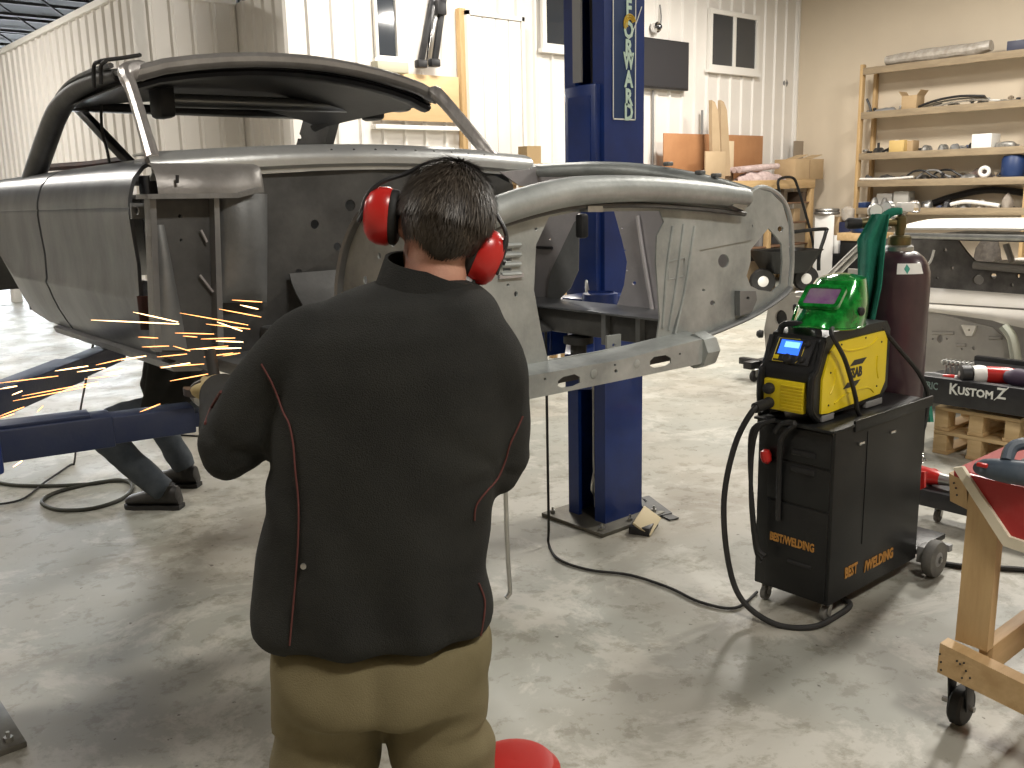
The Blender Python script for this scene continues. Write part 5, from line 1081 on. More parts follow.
# tools in the bench tray
def tooltray():
    zt = zb1 - .03
    d = thing('cordless_drill', (5.5, 2.2, zt), 'red and black cordless drill lying in the bench tray', 'power tool')
    c = P(972, 374, X=5.46); c.z = zt + .055
    MB().lathe([(.04, 0), (.055, .01), (.055, .06), (.035, .07)], c, (-.5, .6, 0), 18).obj('chuck', BLACKM, d); MB().lathe([(.03, .068), (.0, .075)], c, (-.5, .6, 0), 12).obj('chuck_face', ZINC, d)
    MB().lathe([(.05, 0), (.055, .03), (.05, .07)], c - V((-.5, .6, 0)).normalized() * .07, (-.5, .6, 0), 18).obj('collar', WHITEB, d)
    e = c + V((.05, -.06, 0)); MB().tube([e, e + V((.04, -.10, .0)), e + V((.06, -.19, -.005))], [.05, .05, .04], 14).obj('body', RED, d); MB().tube([e + V((.05, -.10, 0)), e + V((.02, -.28, -.02))], [.03, .03], 10).obj('grip', RED, d); MB().box(e + V((.04, -.34, -.01)), (.09, .10, .08), .012).obj('battery', BLACKM, d)
    for k in range(7):
        c = P(946 + 4.5 * k, 366, X=5.62); c.z = zt + .10
        MB().lathe([(.012, 0), (.016, .01), (.016, .03), (.009, .035)], V((c.x, c.y, c.z - .02)), (-1, .2, 0), 10).tube([V((c.x, c.y, zt)), V((c.x, c.y, c.z))], .006, 6).obj('socket_bit', ZINC, label='small steel socket standing in a row in the bench tray', cat='socket', group='sockets in the bench tray')
    for px, m_, lb in ((934, GREYP, 'grey ball-ended hand tool lying at the end of the bench tray'), (952, RED, 'short red handled screwdriver lying in the bench tray'), (958, WHITEB, 'small white plastic fitting lying in the bench tray')):
        c = P(px, 372, X=5.46); c.z = zt + .02; MB().tube([c + V((0, .05, 0)), c, c + V((.0, -.05, .0)), c + V((.01, -.11, -.005))], [.014, .02, .016, .007], 10, 3).obj('hand_tool', m_, label=lb, cat='tool')
    c = P(1017, 372, X=5.5); c.z = zt + .06; MB().tube([c + V((0, .06, 0)), c, c + V((.0, -.08, 0))], [.03, .055, .05], 14).obj('dark_grinder', mat('dark_purple_plastic', (.05, .03, .06), .5), label='dark round tool at the end of the bench tray beside the drill', cat='power tool')
tooltray()
# pallets
def pallet(z, k):
    lb = ('pine pallet lying on the floor under the black bench', 'pine pallet stacked on another under the black bench')[k]
    t = thing('wooden_pallet', (5.83, 2.25, z), lb, 'pallet', 'pine pallets')
    x0, x1, y0, y1 = 5.44, 6.24, 2.02, 2.50
    for y in (y0 + .04, (y0 + y1) / 2, y1 - .04):
        for x in (x0 + .05, (x0 + x1) / 2, x1 - .05): MB().box((x, y, z + .070), (.10, .08, .098), .003).obj('block', PALLET, t)
    for y in (y0 + .045, (y0 + y1) / 2, y1 - .045): MB().box(((x0 + x1) / 2, y, z + .011), (x1 - x0, .09, .021), .002).obj('bottom_board', PINE, t)
    for i in range(5):
        x = x0 + .05 + (x1 - x0 - .1) * i / 4; MB().box((x, (y0 + y1) / 2, z + .131), (.10, y1 - y0, .022), .002).obj('top_board', PALLET, t)
pallet(0, 0); pallet(.144, 1)
# ---- second body shell
X2 = 6.5
c2 = thing('car_shell', (7.2, 3.0, 0), 'white primed coupe body shell without doors standing behind the black bench', 'car')
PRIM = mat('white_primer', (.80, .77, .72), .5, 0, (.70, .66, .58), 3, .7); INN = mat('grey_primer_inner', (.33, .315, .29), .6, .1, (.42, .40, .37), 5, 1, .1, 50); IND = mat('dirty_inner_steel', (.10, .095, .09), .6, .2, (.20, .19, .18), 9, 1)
side = [(905, 305), (1005, 305), (1005, 380), (905, 380), (820, 372), (818, 300)]
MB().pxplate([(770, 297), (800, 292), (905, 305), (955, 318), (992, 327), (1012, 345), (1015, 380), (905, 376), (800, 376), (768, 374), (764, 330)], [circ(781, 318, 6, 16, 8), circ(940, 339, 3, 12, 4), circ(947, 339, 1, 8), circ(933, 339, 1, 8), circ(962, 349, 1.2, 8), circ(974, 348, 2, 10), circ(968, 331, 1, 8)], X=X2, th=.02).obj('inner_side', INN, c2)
for q in ((989, 338, 1002), (990, 361, 1004), (932, 333, 954), (957, 345, 966)): MB().tube([P(q[0], q[1], X=X2 - .002), P(q[2], q[1], X=X2 - .002)], .012, 6).obj('pressed_rib', INN, c2)
MB().pxplate([(961, 325), (976, 326), (972, 336), (966, 336)], [circ(969, 330, 1, 6)], X=X2 - .03, th=.03).obj('bracket', PRIM, c2)
MB().lathe([(.10, 0), (.10, .02)], P(781, 318, X=X2 + .03), (1, 0, 0), 16).obj('dark_hole_backing', BLACKM, c2)  # black disc added behind the round hole, its colour standing in for shade
# sloping top edge of the quarter
def band(px0, px1, top, bot, xa, xb, m, name):
    def fn(u, v):
        p = P(px0 + (px1 - px0) * u, top(u), X=xb); q = P(px0 + (px1 - px0) * u, bot(u), X=xa); w_ = p.lerp(q, v); w_.x -= .02 * sin(pi * v); return w_
    return MB().grid(fn, 20, 6, .008).obj(name, m, c2, ang=60)
band(868, 1060, lambda u: 284 + 14 * u, lambda u: 299 + 12 * u, X2, X2 + .10, PRIM, 'belt_top')
band(868, 1060, lambda u: 301 + 12 * u, lambda u: 305 + 26 * u ** 1.3 if u < .7 else 323 + 40 * (u - .7), X2 - .02, X2, PRIM, 'quarter_skin')
MB().tube([P(1004, 326, X=X2 - .03), P(1012, 338, X=X2 - .03), P(1016, 360, X=X2 - .03), P(1017, 385, X=X2 - .03)], .05, 10, 4, flat=.6).obj('quarter_skin', mat('greenish_primer', (.50, .52, .44), .5), c2)
band(796, 880, lambda u: 292 - 2 * u, lambda u: 297 + 5 * u, X2 - .01, X2 + .25, PRIM, 'deck_edge')
# roof
z_r = P(930, 236, X=X2 + .1).z
def roof2(u, v): return V((X2 + .08 + 1.15 * v, 3.40 - 1.9 * u, z_r + .02 + .085 * sin(pi * (.15 + .7 * v)) * (1 - .15 * (2 * u - .8) ** 2) + .01 * u))
MB().grid(roof2, 16, 10, .015).obj('roof_skin', PRIM, c2, ang=60)
MB().tube([V((X2 + .07, 3.40 - 1.9 * u / 8, z_r + .0)) for u in range(9)], .022, 8).obj('drip_rail', ZINC, c2); MB().bb(X2 + .14, X2 + 1.1, 1.6, 3.35, z_r - .03, z_r - .01).obj('roof_lining', BLACKM, c2)
MB().tube([P(818, 286, X=X2), P(855, 250, X=X2 + .04), P(886, 222, X=X2 + .08), P(904, 216, X=X2 + .1)], .035, 10, 5, flat=.6).obj('pillar', ZINC, c2); MB().tube([P(822, 290, X=X2 + .02), P(860, 252, X=X2 + .06), P(890, 226, X=X2 + .10)], .018, 8, 4).obj('pillar_flange', ZINC, c2)
# dark rear structure seen in the opening
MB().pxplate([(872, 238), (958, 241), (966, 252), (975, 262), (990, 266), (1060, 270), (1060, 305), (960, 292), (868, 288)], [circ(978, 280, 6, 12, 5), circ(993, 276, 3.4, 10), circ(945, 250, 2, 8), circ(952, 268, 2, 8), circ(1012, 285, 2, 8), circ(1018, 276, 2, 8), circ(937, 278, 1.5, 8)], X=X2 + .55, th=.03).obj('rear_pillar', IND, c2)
MB().tube([P(974, 265, X=X2 + .5), P(1060, 272, X=X2 + .5)], .03, 8).obj('shelf_edge', INN, c2)
MB().bb(X2 + .6, X2 + 1.25, 1.5, 3.0, .95, 1.0, .01).obj('parcel_shelf', PRIM, c2)
MB().beam(P(1006, 244, X=X2 + .5), P(1012, 262, X=X2 + .5), .05, .03, .004).obj('window_post', INN, c2)
MB().tube([P(920, 270, X=X2 + .2), P(930, 262, X=X2 + .2), P(934, 250, X=X2 + .2)], .010, 6, 4).obj('wire', WHITEB, c2)
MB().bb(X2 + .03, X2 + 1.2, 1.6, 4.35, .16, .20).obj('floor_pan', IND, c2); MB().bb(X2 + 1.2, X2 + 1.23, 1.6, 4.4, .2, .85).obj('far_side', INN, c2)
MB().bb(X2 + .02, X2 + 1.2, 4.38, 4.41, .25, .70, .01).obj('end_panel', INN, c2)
for y in (4.55, 2.0): MB().bb(X2 - .05, X2 + 1.25, y - .04, y + .04, .10, .16, .005).obj('dolly_beam', BLACKM, c2)
for x in (X2 + .1, X2 + 1.15): MB().bb(x - .03, x + .03, 1.9, 4.72, .11, .165, .005).obj('dolly_rail', BLACKM, c2)
for x, y in ((X2 + .33, 4.66), (X2, 2.0), (X2 + 1.15, 4.6), (X2 + 1.15, 2.0), (X2 + .0, 4.5)): caster((x, y, .105), .045, .03, c2, m=RUBBER)
w_ = P(763, 334, X=X2 - .03); MB().lathe([(.03, 0), (.035, .03), (.02, .05)], w_, (-.4, 1, 0), 12).obj('end_bush', RUBBER, c2)
# ================================================================== SHELVING ON THE RIGHT WALL
SX0, SX1 = 14.25, 14.78
sv = thing('storage_shelving', (14.5, 6.2, 0), 'tall open pine shelving loaded with car parts along the beige wall', 'shelving')
ylf = 8.05; yrt = 3.4
SZ = [3.34, 2.67, 2.04, 1.62, 1.19, .24]
for z in SZ:
    MB().bb(SX0 + .02, SX1, yrt, ylf, z - .03, z, .003).obj('shelf_board', SHELFB, sv); MB().bb(SX0, SX0 + .035, yrt, ylf, z - .10, z + .004, .003).obj('shelf_edge', SHELFB, sv)
for y in (ylf + .03, 5.5, 3.5):
    for x in (SX0 + .05, SX1 - .06): MB().bb(x - .045, x + .045, y - .025, y + .025, 0, 3.40, .003).obj('post', PINEX, sv)
def on(px, i, x=14.45): return V((x, P(px, 100, X=x).y, SZ[i]))
random.seed(11)
def carton(px, i, wd, dp, h, m, name, label, cat, x=14.42, openf=False):
    o = on(px, i, x); t = thing(name, o, label, cat)
    MB().bb(o.x - dp / 2, o.x + dp / 2, o.y - wd / 2, o.y + wd / 2, o.z, o.z + h, .006).obj('carton', m, t)
    if openf:
        for s_ in (-1, 1): MB().beam(o + V((0, s_ * wd * .5, h)), o + V((0, s_ * wd * .72, h + .07)), dp, .006).obj('flap', m, t)
    else: MB().bb(o.x - dp / 2 - .002, o.x + dp / 2 + .002, o.y - .03, o.y + .03, o.z + h - .002, o.z + h + .003).obj('tape', WHITEB, t)
    return t
def bent(px, i, pts, r, m, name, label, cat, x=14.42, group=None):
    o = on(px, i, x); zmin = min(p[1] for p in pts) - r
    return MB().tube([o + V((p[2] if len(p) > 2 else 0, -p[0], p[1] - zmin)) for p in pts], r, 8, 4).obj(name, m, label=label, cat=cat, group=group)
def lump(px, i, wd, h, m, name, label, cat, x=14.42, seed=1, dp=.25):
    """crumpled bag / casting: noisy ellipsoid flattened at the base"""
    o = on(px, i, x); b = MB().ell((0, 0, 0), (dp / 2, wd / 2, h), None, 22, 14)
    for v in b.bm.verts:
        k = .86 + .28 * noise.noise(v.co * 9 + V((seed * 3.1, seed, 0))) ; v.co = V((v.co.x * k, v.co.y * k, max(0, v.co.z * k))) + o
    return b.obj(name, m, label=label, cat=cat, ang=25)
FILM = mat('clear_wrap_film', (.52, .48, .43), .25, 0, (.36, .32, .27), 9, 1, .5, 30); MIX = mat('mixed_dirty_metal', (.16, .155, .15), .45, .5, (.42, .41, .38), 18, 1)
# top shelf
o = on(945, 0); b = MB().tube([o + V((0, .95, .09)), o + V((0, .3, .10)), o + V((0, -.3, .10)), o + V((0, -.62, .12))], [.09, .13, .12, .09], 14, 6, flat=.8)
for v in b.bm.verts: v.co += V((0, 0, .02 * noise.noise(v.co * 6)))
b.obj('wrapped_trim', FILM, label='long trim parts wrapped in clear film on the top shelf', cat='package', ang=25)
carton(1018, 0, .30, .3, .13, mat('dark_blue_carton', (.05, .055, .09), .5), 'carton', 'flat dark blue carton on the top shelf beside the wrapped trim', 'box', x=14.4)
# second shelf
bent(872, 1, [(0, .0), (-.04, .10), (-.09, .2)], .018, BLACKM, 'rubber_strip', 'short black strip standing up on the second shelf', 'strip')
lump(886, 1, .42, .07, GREYP, 'casting', 'flat grey casting on the second shelf beside the black strip', 'part', seed=2)
carton(913, 1, .24, .25, .20, CARD, 'open_carton', 'open cardboard box with brackets sticking out on the second shelf', 'box', openf=True)
bent(913, 1, [(-.06, .2), (-.02, .3), (.04, .27), (.08, .34)], .025, MIX, 'bracket', 'rusty bracket sticking out of the open cardboard box', 'bracket')
for k, (px, r_, m_, lb) in enumerate(((950, .018, BLACKM, 'long curved black trim rod on the second shelf'), (955, .014, ZINC, 'long curved silver trim rod on the second shelf'), (965, .012, WHITEB, 'long curved white trim rod on the second shelf'))):
    bent(px, 1, [(-.5, .02), (-.2, .10 - .02 * k), (.15, .13 - .03 * k), (.5, .10 - .03 * k)], r_, m_, 'trim_rod', lb, 'rod', x=14.36 + .06 * k)
lump(1006, 1, .5, .03, ZINC, 'flat_bracket', 'thin flat metal plate lying on the second shelf', 'plate', seed=5)
# third shelf
bent(881, 2, [(0, 0), (0, .14)], .02, BLACKM, 'short_pipe', 'short black pipe standing on the third shelf', 'pipe'); bent(889, 2, [(-.06, .02), (.02, .05), (.08, .08)], .02, BLACKM, 'hose_piece', 'bent black hose piece lying on the third shelf', 'hose')
carton(903, 2, .24, .25, .18, mat('yellow_carton', (.62, .44, .17), .7), 'carton', 'yellow brown cardboard box on the third shelf', 'box')
carton(915, 2, .12, .2, .17, CARD, 'carton', 'narrow brown box behind the yellow one on the third shelf', 'box', x=14.5)
for px, sd, lb in ((930, 3, 'heap of grey metal brackets on the third shelf'), (946, 4, 'heap of bright metal fittings on the third shelf'), (958, 6, 'dark tangled wiring loom on the third shelf')): lump(px, 2, .17, .11, MIX if sd != 6 else GREYP, 'parts_heap', lb, 'parts', seed=sd)
carton(989, 2, .28, .3, .20, WHITEB, 'carton', 'torn white carton on the third shelf', 'box'); lump(978, 2, .16, .12, BLACKM, 'black_bag', 'small black bag beside the white carton', 'bag', seed=8); lump(1010, 2, .34, .10, MIX, 'motor', 'grey metal motor at the end of the third shelf', 'part', seed=9)
# fourth shelf
bent(890, 3, [(-.5, .02), (.0, .01), (.45, .03)], .018, WHITEB, 'white_strip', 'long white plastic strip along the front of the fourth shelf', 'strip', x=14.33)
for k, px in enumerate((925, 938, 952)): bent(px, 3, [(-.25, .02), (-.12, .12), (.05, .13), (.18, .06), (.28, .02)], .016, BLACKM if k != 1 else GREYP, 'wiring_loom', ('black wiring loom humped at the left of the fourth shelf', 'grey hose lying between wiring looms on the fourth shelf', 'black wiring loom in the middle of the fourth shelf')[k], 'wiring', x=14.4 + .05 * k)
lump(975, 3, .3, .06, MIX, 'parts_heap', 'low heap of metal clips on the fourth shelf', 'parts', seed=12)
o = on(990, 3, 14.38); MB().torus(o + V((0, 0, .085)), (1, .2, 0), .06, .028, 20, 10).obj('bearing_ring', WHITEB, label='white ring shaped part standing on the fourth shelf', cat='ring')
lump(985, 3, .34, .15, mat('rust_brown_parts', (.10, .06, .05), .7, 0, (.2, .17, .15), 15, 1), 'rusty_parts', 'heap of rusty brown parts behind the white ring', 'parts', seed=13, x=14.55)
o = on(1020, 3, 14.42); MB().lathe([(.15, 0), (.17, .04), (.17, .25), (.14, .3), (.05, .31)], o, seg=20).obj('blue_tub', BLUEBIN, label='round dark blue tub on the fourth shelf', cat='tub')
# fifth shelf
carton(869, 4, .18, .2, .09, BLUEBIN, 'parts_bin', 'small blue parts bin at the left end of the fifth shelf', 'bin')
for px, sd in ((880, 15), (890, 16)): lump(px, 4, .13, .16, MIX, 'chrome_fittings', ('pile of chrome fittings beside the blue bin', 'taller pile of chrome fittings on the fifth shelf')[sd - 15], 'fittings', seed=sd, x=14.36)
carton(893, 4, .26, .2, .22, WHITEB, 'carton', 'white carton behind the chrome fittings on the fifth shelf', 'box', x=14.6); carton(910, 4, .24, .22, .25, mat('grey_carton', (.40, .39, .36), .7), 'carton', 'pale grey carton on the fifth shelf', 'box', x=14.5)
for px, sd, m_, lb in ((922, 18, FILM, 'clear plastic bag on the fifth shelf'), (935, 19, ZINC, 'pair of silver lamps on the fifth shelf'), (955, 20, BLACKM, 'black rubber bundle on the fifth shelf'), (973, 21, GREYP, 'grey plastic cover on the fifth shelf'), (990, 23, FILM, 'flat plastic packet on the fifth shelf'), (1016, 22, mat('taupe_bag', (.30, .26, .22), .8), 'taupe cloth bag at the end of the fifth shelf')): lump(px, 4, .17, .13 if sd != 22 else .22, m_, 'shelf_bundle', lb, 'bundle', seed=sd)
bent(985, 4, [(-.7, .10), (-.4, .20), (.1, .30), (.6, .26), (1.0, .15)], .05, BLACKM, 'bumper_cover', 'long dark curved bumper at the back of the fifth shelf', 'bumper', x=14.70)
# lower shelf: dark clutter
for k, (px, lb) in enumerate(((960, 'dark rubber matting rolled on the lowest visible shelf'), (1000, 'second dark rubber roll on the lowest visible shelf'))): lump(px, 5, .5, .62, mat('brown_dark_clutter', (.05, .042, .036), .8, 0, (.11, .095, .08), 12, 1), 'rubber_roll', lb, 'roll', seed=30 + k)
bent(972, 4, [(-.2, -.40), (.05, -.36), (.5, -.42)], .03, WHITEB, 'white_conduit', 'length of white conduit on the lowest visible shelf', 'pipe', x=14.3)
# small parts strewn along every shelf, only where the boards are still free
BITS = [GREYP, MIX, BLACKM, ZINC, mat('dull_tan_part', (.24, .19, .13), .7), mat('dusty_blue_part', (.08, .10, .16), .6)]
NAMES = ('second', 'third', 'fourth', 'fifth')
bpy.context.view_layer.update()
TAKEN = []
for ob in bpy.data.objects:
    if ob.type == 'MESH' and ob.data.vertices and top_of(ob).name not in ('storage_shelving', 'wall_right', 'wall_front'):
        c8 = [ob.matrix_world @ V(c) for c in ob.bound_box]
        lo3 = [min(c[k] for c in c8) for k in range(3)]; hi3 = [max(c[k] for c in c8) for k in range(3)]
        if lo3[0] > 14.0 and hi3[0] < 14.9: TAKEN.append((lo3, hi3))
def free(lo3, hi3): return not any(all(lo3[k] < b_[k] + .004 and a[k] < hi3[k] + .004 for k in range(3)) for a, b_ in TAKEN)
GREASY = mat('greasy_engine_metal', (.05, .047, .044), .5, .4, (.17, .165, .155), 14, 1, .2, 60)
for i in (1, 2, 3, 4):
    k = 0
    for tr_ in range(500):
        if k >= 6: break
        px = random.uniform(872, 1022); x = random.uniform(14.42, 14.62); o = on(px, i, x); wd = random.uniform(.16, .30); h = random.uniform(.07, .15)
        lo3 = [o.x - .11, o.y - wd / 2, o.z]; hi3 = [o.x + .11, o.y + wd / 2, o.z + h]
        if not free(lo3, hi3): continue
        TAKEN.append((lo3, hi3)); k += 1
        b = MB().ell((0, 0, 0), (.10, wd / 2, h), None, 20, 12).tube([V((0, -wd * .35, h * .5)), V((-.05, 0, h * .9)), V((0, wd * .35, h * .4))], .015, 8, 4)
        for v in b.bm.verts: q_ = .85 + .3 * noise.noise(v.co * 12 + V((k, i * 3.0, 0))); v.co = V((v.co.x * q_, v.co.y * q_, max(0, v.co.z * q_))) + o
        b.obj('engine_part', GREASY, label='greasy dark engine part lying on the %s shelf' % NAMES[i - 1], cat='engine part', group='engine parts on the %s shelf' % NAMES[i - 1], ang=25)
    k = 0
    for tr_ in range(400):
        if k >= 13: break
        px = random.uniform(868, 1022); x = random.uniform(14.36, 14.66); o = on(px, i, x)
        wd = random.uniform(.06, .12); h = random.uniform(.03, .10); ln = random.uniform(.05, .12)
        lo3 = [o.x - wd / 2, o.y - ln / 2, o.z]; hi3 = [o.x + wd / 2, o.y + ln / 2, o.z + h + .03]
        if not free(lo3, hi3): continue
        TAKEN.append((lo3, hi3)); k += 1; m_ = BITS[(k + i) % 6]
        b = MB().bb(o.x - wd / 2, o.x + wd / 2, o.y - ln / 2, o.y + ln / 2, o.z + .001, o.z + .016, .003).bb(o.x - wd * .3, o.x + wd * .3, o.y - ln * .15, o.y + ln * .15, o.z + .014, o.z + h, .005)
        b.cyl(V((o.x, o.y - ln * .4, o.z + h * .7)), V((o.x, o.y + ln * .4, o.z + h * .7)), min(.018, h * .28), seg=8)
        b.obj('loose_bracket', m_, label='small loose bracket strewn along the %s shelf' % NAMES[i - 1], cat='bracket', group='loose brackets on the %s shelf' % NAMES[i - 1])
# ================================================================== CORNER WORKBENCH / SHELF UNIT AND WHAT STANDS ON IT
UY = 8.85; ux0, ux1, uz = 10.6, P(815, 180, Y=UY).x, 1.66
un = thing('corner_shelf_unit', (12.5, 9.2, 0), 'wide wooden shelf unit with a brown top in the far corner', 'shelf unit')
BRN = mat('dark_brown_board', (.16, .085, .05), .6, 0, (.24, .14, .08), 5, 1)
MB().bb(ux0, ux1, UY, YB - .08, uz - .05, uz, .004).obj('top_board', BRN, un); MB().bb(ux0, ux1, UY - .01, UY + .02, uz - .14, uz - .0, .003).obj('top_edge', PINE, un)
for x in (ux0 + .05, (ux0 + ux1) / 2 - .2, 13.05, ux1 - .06): MB().bb(x - .05, x + .05, UY, UY + .08, 0, uz - .05, .003).obj('post', PINEX, un); MB().bb(x - .04, x + .04, YB - .15, YB - .08, 0, uz - .05, .003).obj('post', PINEX, un)
for z in (.25, .62, .98, 1.3): MB().bb(ux0, ux1, UY + .02, YB - .1, z - .025, z, .003).obj('shelf_board', BRN, un)
MB().bb(ux0, ux1, YB - .10, YB - .085, 0, uz - .05).obj('back_panel', BLACKM, un)
for k in range(9):
    x = 12.2 + .24 * k; z = (.62, .98, 1.3)[k % 3]; MB().bb(x, x + .18, UY + .1, UY + .4, z, z + .16 + .05 * (k % 2), .006).obj('storage_box', (GREYP, CARD, mat('dusty_brown', (.14, .10, .07), .8))[k % 3], label='dusty storage box standing inside the corner shelf unit', cat='box', group='boxes inside the corner shelf unit')
def leanboard(a, b_, y, th, m, name, label, cat):
    p, q = P(*a, Y=y), P(*b_, Y=y); return MB().bb(p.x, q.x, y, y + th, uz, p.z, .003).obj(name, m, label=label, cat=cat)
leanboard((664, 133), (704, 175), 9.30, .02, HARDB, 'hardboard_sheet', 'brown hardboard sheet leaning on the wall below the television', 'board')
leanboard((705, 134), (762, 175), 9.36, .02, HARDB, 'hardboard_sheet', 'brown hardboard sheet standing behind the tall pointed boards', 'board')
p = P(703, 110, Y=9.5); MB().bb(p.x - .012, p.x + .012, 9.50, 9.53, uz, p.z, .002).obj('thin_rod', GREYP, label='thin upright rod between the two hardboard sheets', cat='rod')
def fin(px, dy, label):
    ol = [(px + a, b_) for a, b_ in ((0, 100), (3, 102), (6, 110), (7.5, 130), (8.5, 150), (10, 176), (1, 176), (.5, 150), (0, 125))]
    y = 9.0 + dy; w_ = [P(*p, Y=y) for p in ol]; return MB().plate([(p.x, max(p.z, uz)) for p in w_], [], .06, lambda a, b_, c: V((a, y + c, b_))).obj('pointed_board', MDF, label=label, cat='board')
fin(712, 0, 'tall pointed raw fibreboard panel leaning with a low foot'); fin(721, .12, 'tall pointed raw fibreboard panel behind its twin')
p0 = P(704, 150, Y=8.97); p1 = P(723, 176, Y=8.97); MB().bb(p0.x, p1.x, 8.93, 8.96, uz, p0.z - .02, .003).obj('fibreboard_offcut', MDF, label='square fibreboard offcut at the foot of the pointed boards', cat='board')
p = P(728, 141, Y=9.2); MB().bb(p.x - .03, p.x + .16, 9.20, 9.24, uz, p.z, .003).obj('fibreboard_strip', mat('pale_strip', (.62, .50, .34), .6), label='pale narrow strip beside the pointed boards', cat='board')
def onu(px, y=9.0): return V((P(px, 170, Y=y).x, y, uz))
def lumpu(px, wd, h, m, name, label, cat, seed, y=9.0):
    o = onu(px, y); b = MB().ell((0, 0, 0), (wd / 2, .15, h), None, 22, 14)
    for v in b.bm.verts: k = 1 + .4 * noise.noise(v.co * 8 + V((seed * 3.1, seed, 0))); v.co = V((v.co.x * k, v.co.y * k, max(0, v.co.z * k))) + o
    return b.obj(name, m, label=label, cat=cat, ang=25)
lumpu(686, .5, .13, FILM, 'plastic_bag', 'crumpled clear plastic bag on the shelf unit top', 'bag', 41); lumpu(677, .2, .09, BLACKM, 'black_cloth', 'crumpled black cloth beside the plastic bag', 'cloth', 42, 8.95)
o = onu(752); PK = mat('pinkish_wrap', (.62, .50, .48), .35, 0, (.40, .30, .29), 12, 1)
for k in range(3): MB().tube([o + V((-.4, .1 * k - .05, .16)), o + V((.1, .1 * k - .05, .19)), o + V((.62, .1 * k - .05, .22))], .045, 10).obj('wrapped_tube', PK, label='pinkish wrapped tube lying on a bundle on the shelf unit', cat='tube', group='wrapped tubes on the shelf unit')
lumpu(760, 1.2, .13, PK, 'wrapped_bundle', 'pinkish wrapped bundle under the tubes on the shelf unit', 'bundle', 43)
o = onu(799, 9.05); t = thing('cardboard_box', o, 'open brown cardboard box on the shelf unit in the corner', 'box')
MB().bb(o.x - .42, o.x + .42, o.y - .2, o.y + .2, uz, uz + .33, .008).obj('carton', CARD, t)
for s_ in (-1, 1): MB().beam(o + V((.21 * s_ - .1, -.05, .335)), o + V((.21 * s_ + .18, -.08, .40)), .22, .008, 0).obj('flap', CARD, t)
MB().bb(o.x - .01, o.x + .01, o.y - .203, o.y - .2, uz + .02, uz + .31).obj('seam', mat('card_seam', (.30, .2, .11), .8), t)
p, q = P(794, 141, Y=9.42), P(816, 155, Y=9.42); MB().bb(p.x, q.x, 9.40, 9.43, uz, p.z, .003).obj('grey_board', mat('weathered_grey_board', (.26, .21, .155), .7), label='weathered grey board standing behind the cardboard box', cat='board')
# small notched timber step seen over the radiator support
ob = [(527, 146), (541, 146), (541, 163), (558, 163), (558, 180), (527, 180)]
MB().pxplate(ob, [], Y=6.4, th=.12).obj('notched_timber', mat('light_pine', (.66, .46, .24), .6), label='notched light pine block standing beyond the radiator support', cat='block')
p, q = P(520, 179, Y=6.4), P(566, 179, Y=6.4)
st_ = thing('timber_stand', ((p.x + q.x) / 2, 6.46, 0), 'plain timber stand carrying the notched pine block', 'stand')
zt = P(540, 180, Y=6.4).z; MB().bb(p.x, q.x, 6.36, 6.6, zt - .04, zt, .003).obj('top', PINE, st_)
for x in (p.x + .04, q.x - .04):
    for y in (6.40, 6.56): MB().bb(x - .03, x + .03, y - .03, y + .03, 0, zt - .04, .003).obj('leg', PINEX, st_)
# ---- two wheeled hand cart
w1, w2 = P(762, 294, Z=0), P(805, 291, Z=0)
hcx = thing('hand_cart', ((w1.x + w2.x) / 2, (w1.y + w2.y) / 2, 0), 'black two wheeled tub cart with pale hubs parked before the shelf unit', 'cart')
ax_ = (w2 - w1).normalized()
pd_ = V((-ax_.y, ax_.x, 0))
for c in (w1, w2): 
    o_ = MB().lathe([(.10, -.05), (.17, -.06), (.19, -.03), (.19, .03), (.17, .06), (.10, .05)], c + V((0, 0, .19)), FW, 26).obj('wheel', RUBBER, hcx); MB().lathe([(.10, -.04), (.05, -.065), (.0, -.065)], c + V((0, 0, .19)), FW, 20, cap=False).obj('hub', WHITEB, o_)
mid = (w1 + w2) / 2
b = MB(); rg = []
for z, l_, w__ in ((.30, .26, .22), (.34, .30, .26), (.62, .46, .36), (.64, .48, .38), (.62, .44, .34), (.36, .28, .24)):
    rg.append([mid + ax_ * (l_ * a) + pd_ * (w__ * c) + V((0, 0, z)) for a, c in rr(-1, 1, -1, 1, .35, 4)])
b.rings(rg, cap=True).obj('tub', SATIN, hcx)
MB().tube([mid + ax_ * .62 + V((0, 0, .30)), mid + ax_ * .62 + V((0, 0, .55)), mid + ax_ * .72 + V((0, 0, .86)), mid + ax_ * .66 + V((0, 0, .92)), mid - ax_ * .1 + V((0, 0, .88))], .028, 8, 4).obj('handle', SATIN, hcx)
for s_ in (-1, 1): MB().tube([mid + ax_ * .5 * s_ + V((0, 0, .19)), mid + ax_ * .15 * s_ + V((0, 0, .32)), mid + ax_ * .1 * s_ + V((0, 0, .40))], .02, 8).obj('axle_strut', SATIN, hcx)
a = P(779, 180, Y=8.7)
t = thing('hand_truck', (a.x + .3, 8.6, 0), 'tall bent black tube hand truck leaning on the shelf unit', 'hand truck')
MB().tube([P(783, 205, Y=8.7), P(778, 184, Y=8.7), P(782, 178, Y=8.72), P(793, 178, Y=8.72), P(798, 188, Y=8.7), P(806, 215, Y=8.62), P(812, 238, Y=8.55), V((P(816, 262, Y=8.5).x, 8.45, .12))], .022, 8, 5).obj('frame', SATIN, t)
MB().box((P(816, 262, Y=8.5).x, 8.40, .02), (.4, .22, .02), .004).obj('toe_plate', SATIN, t)
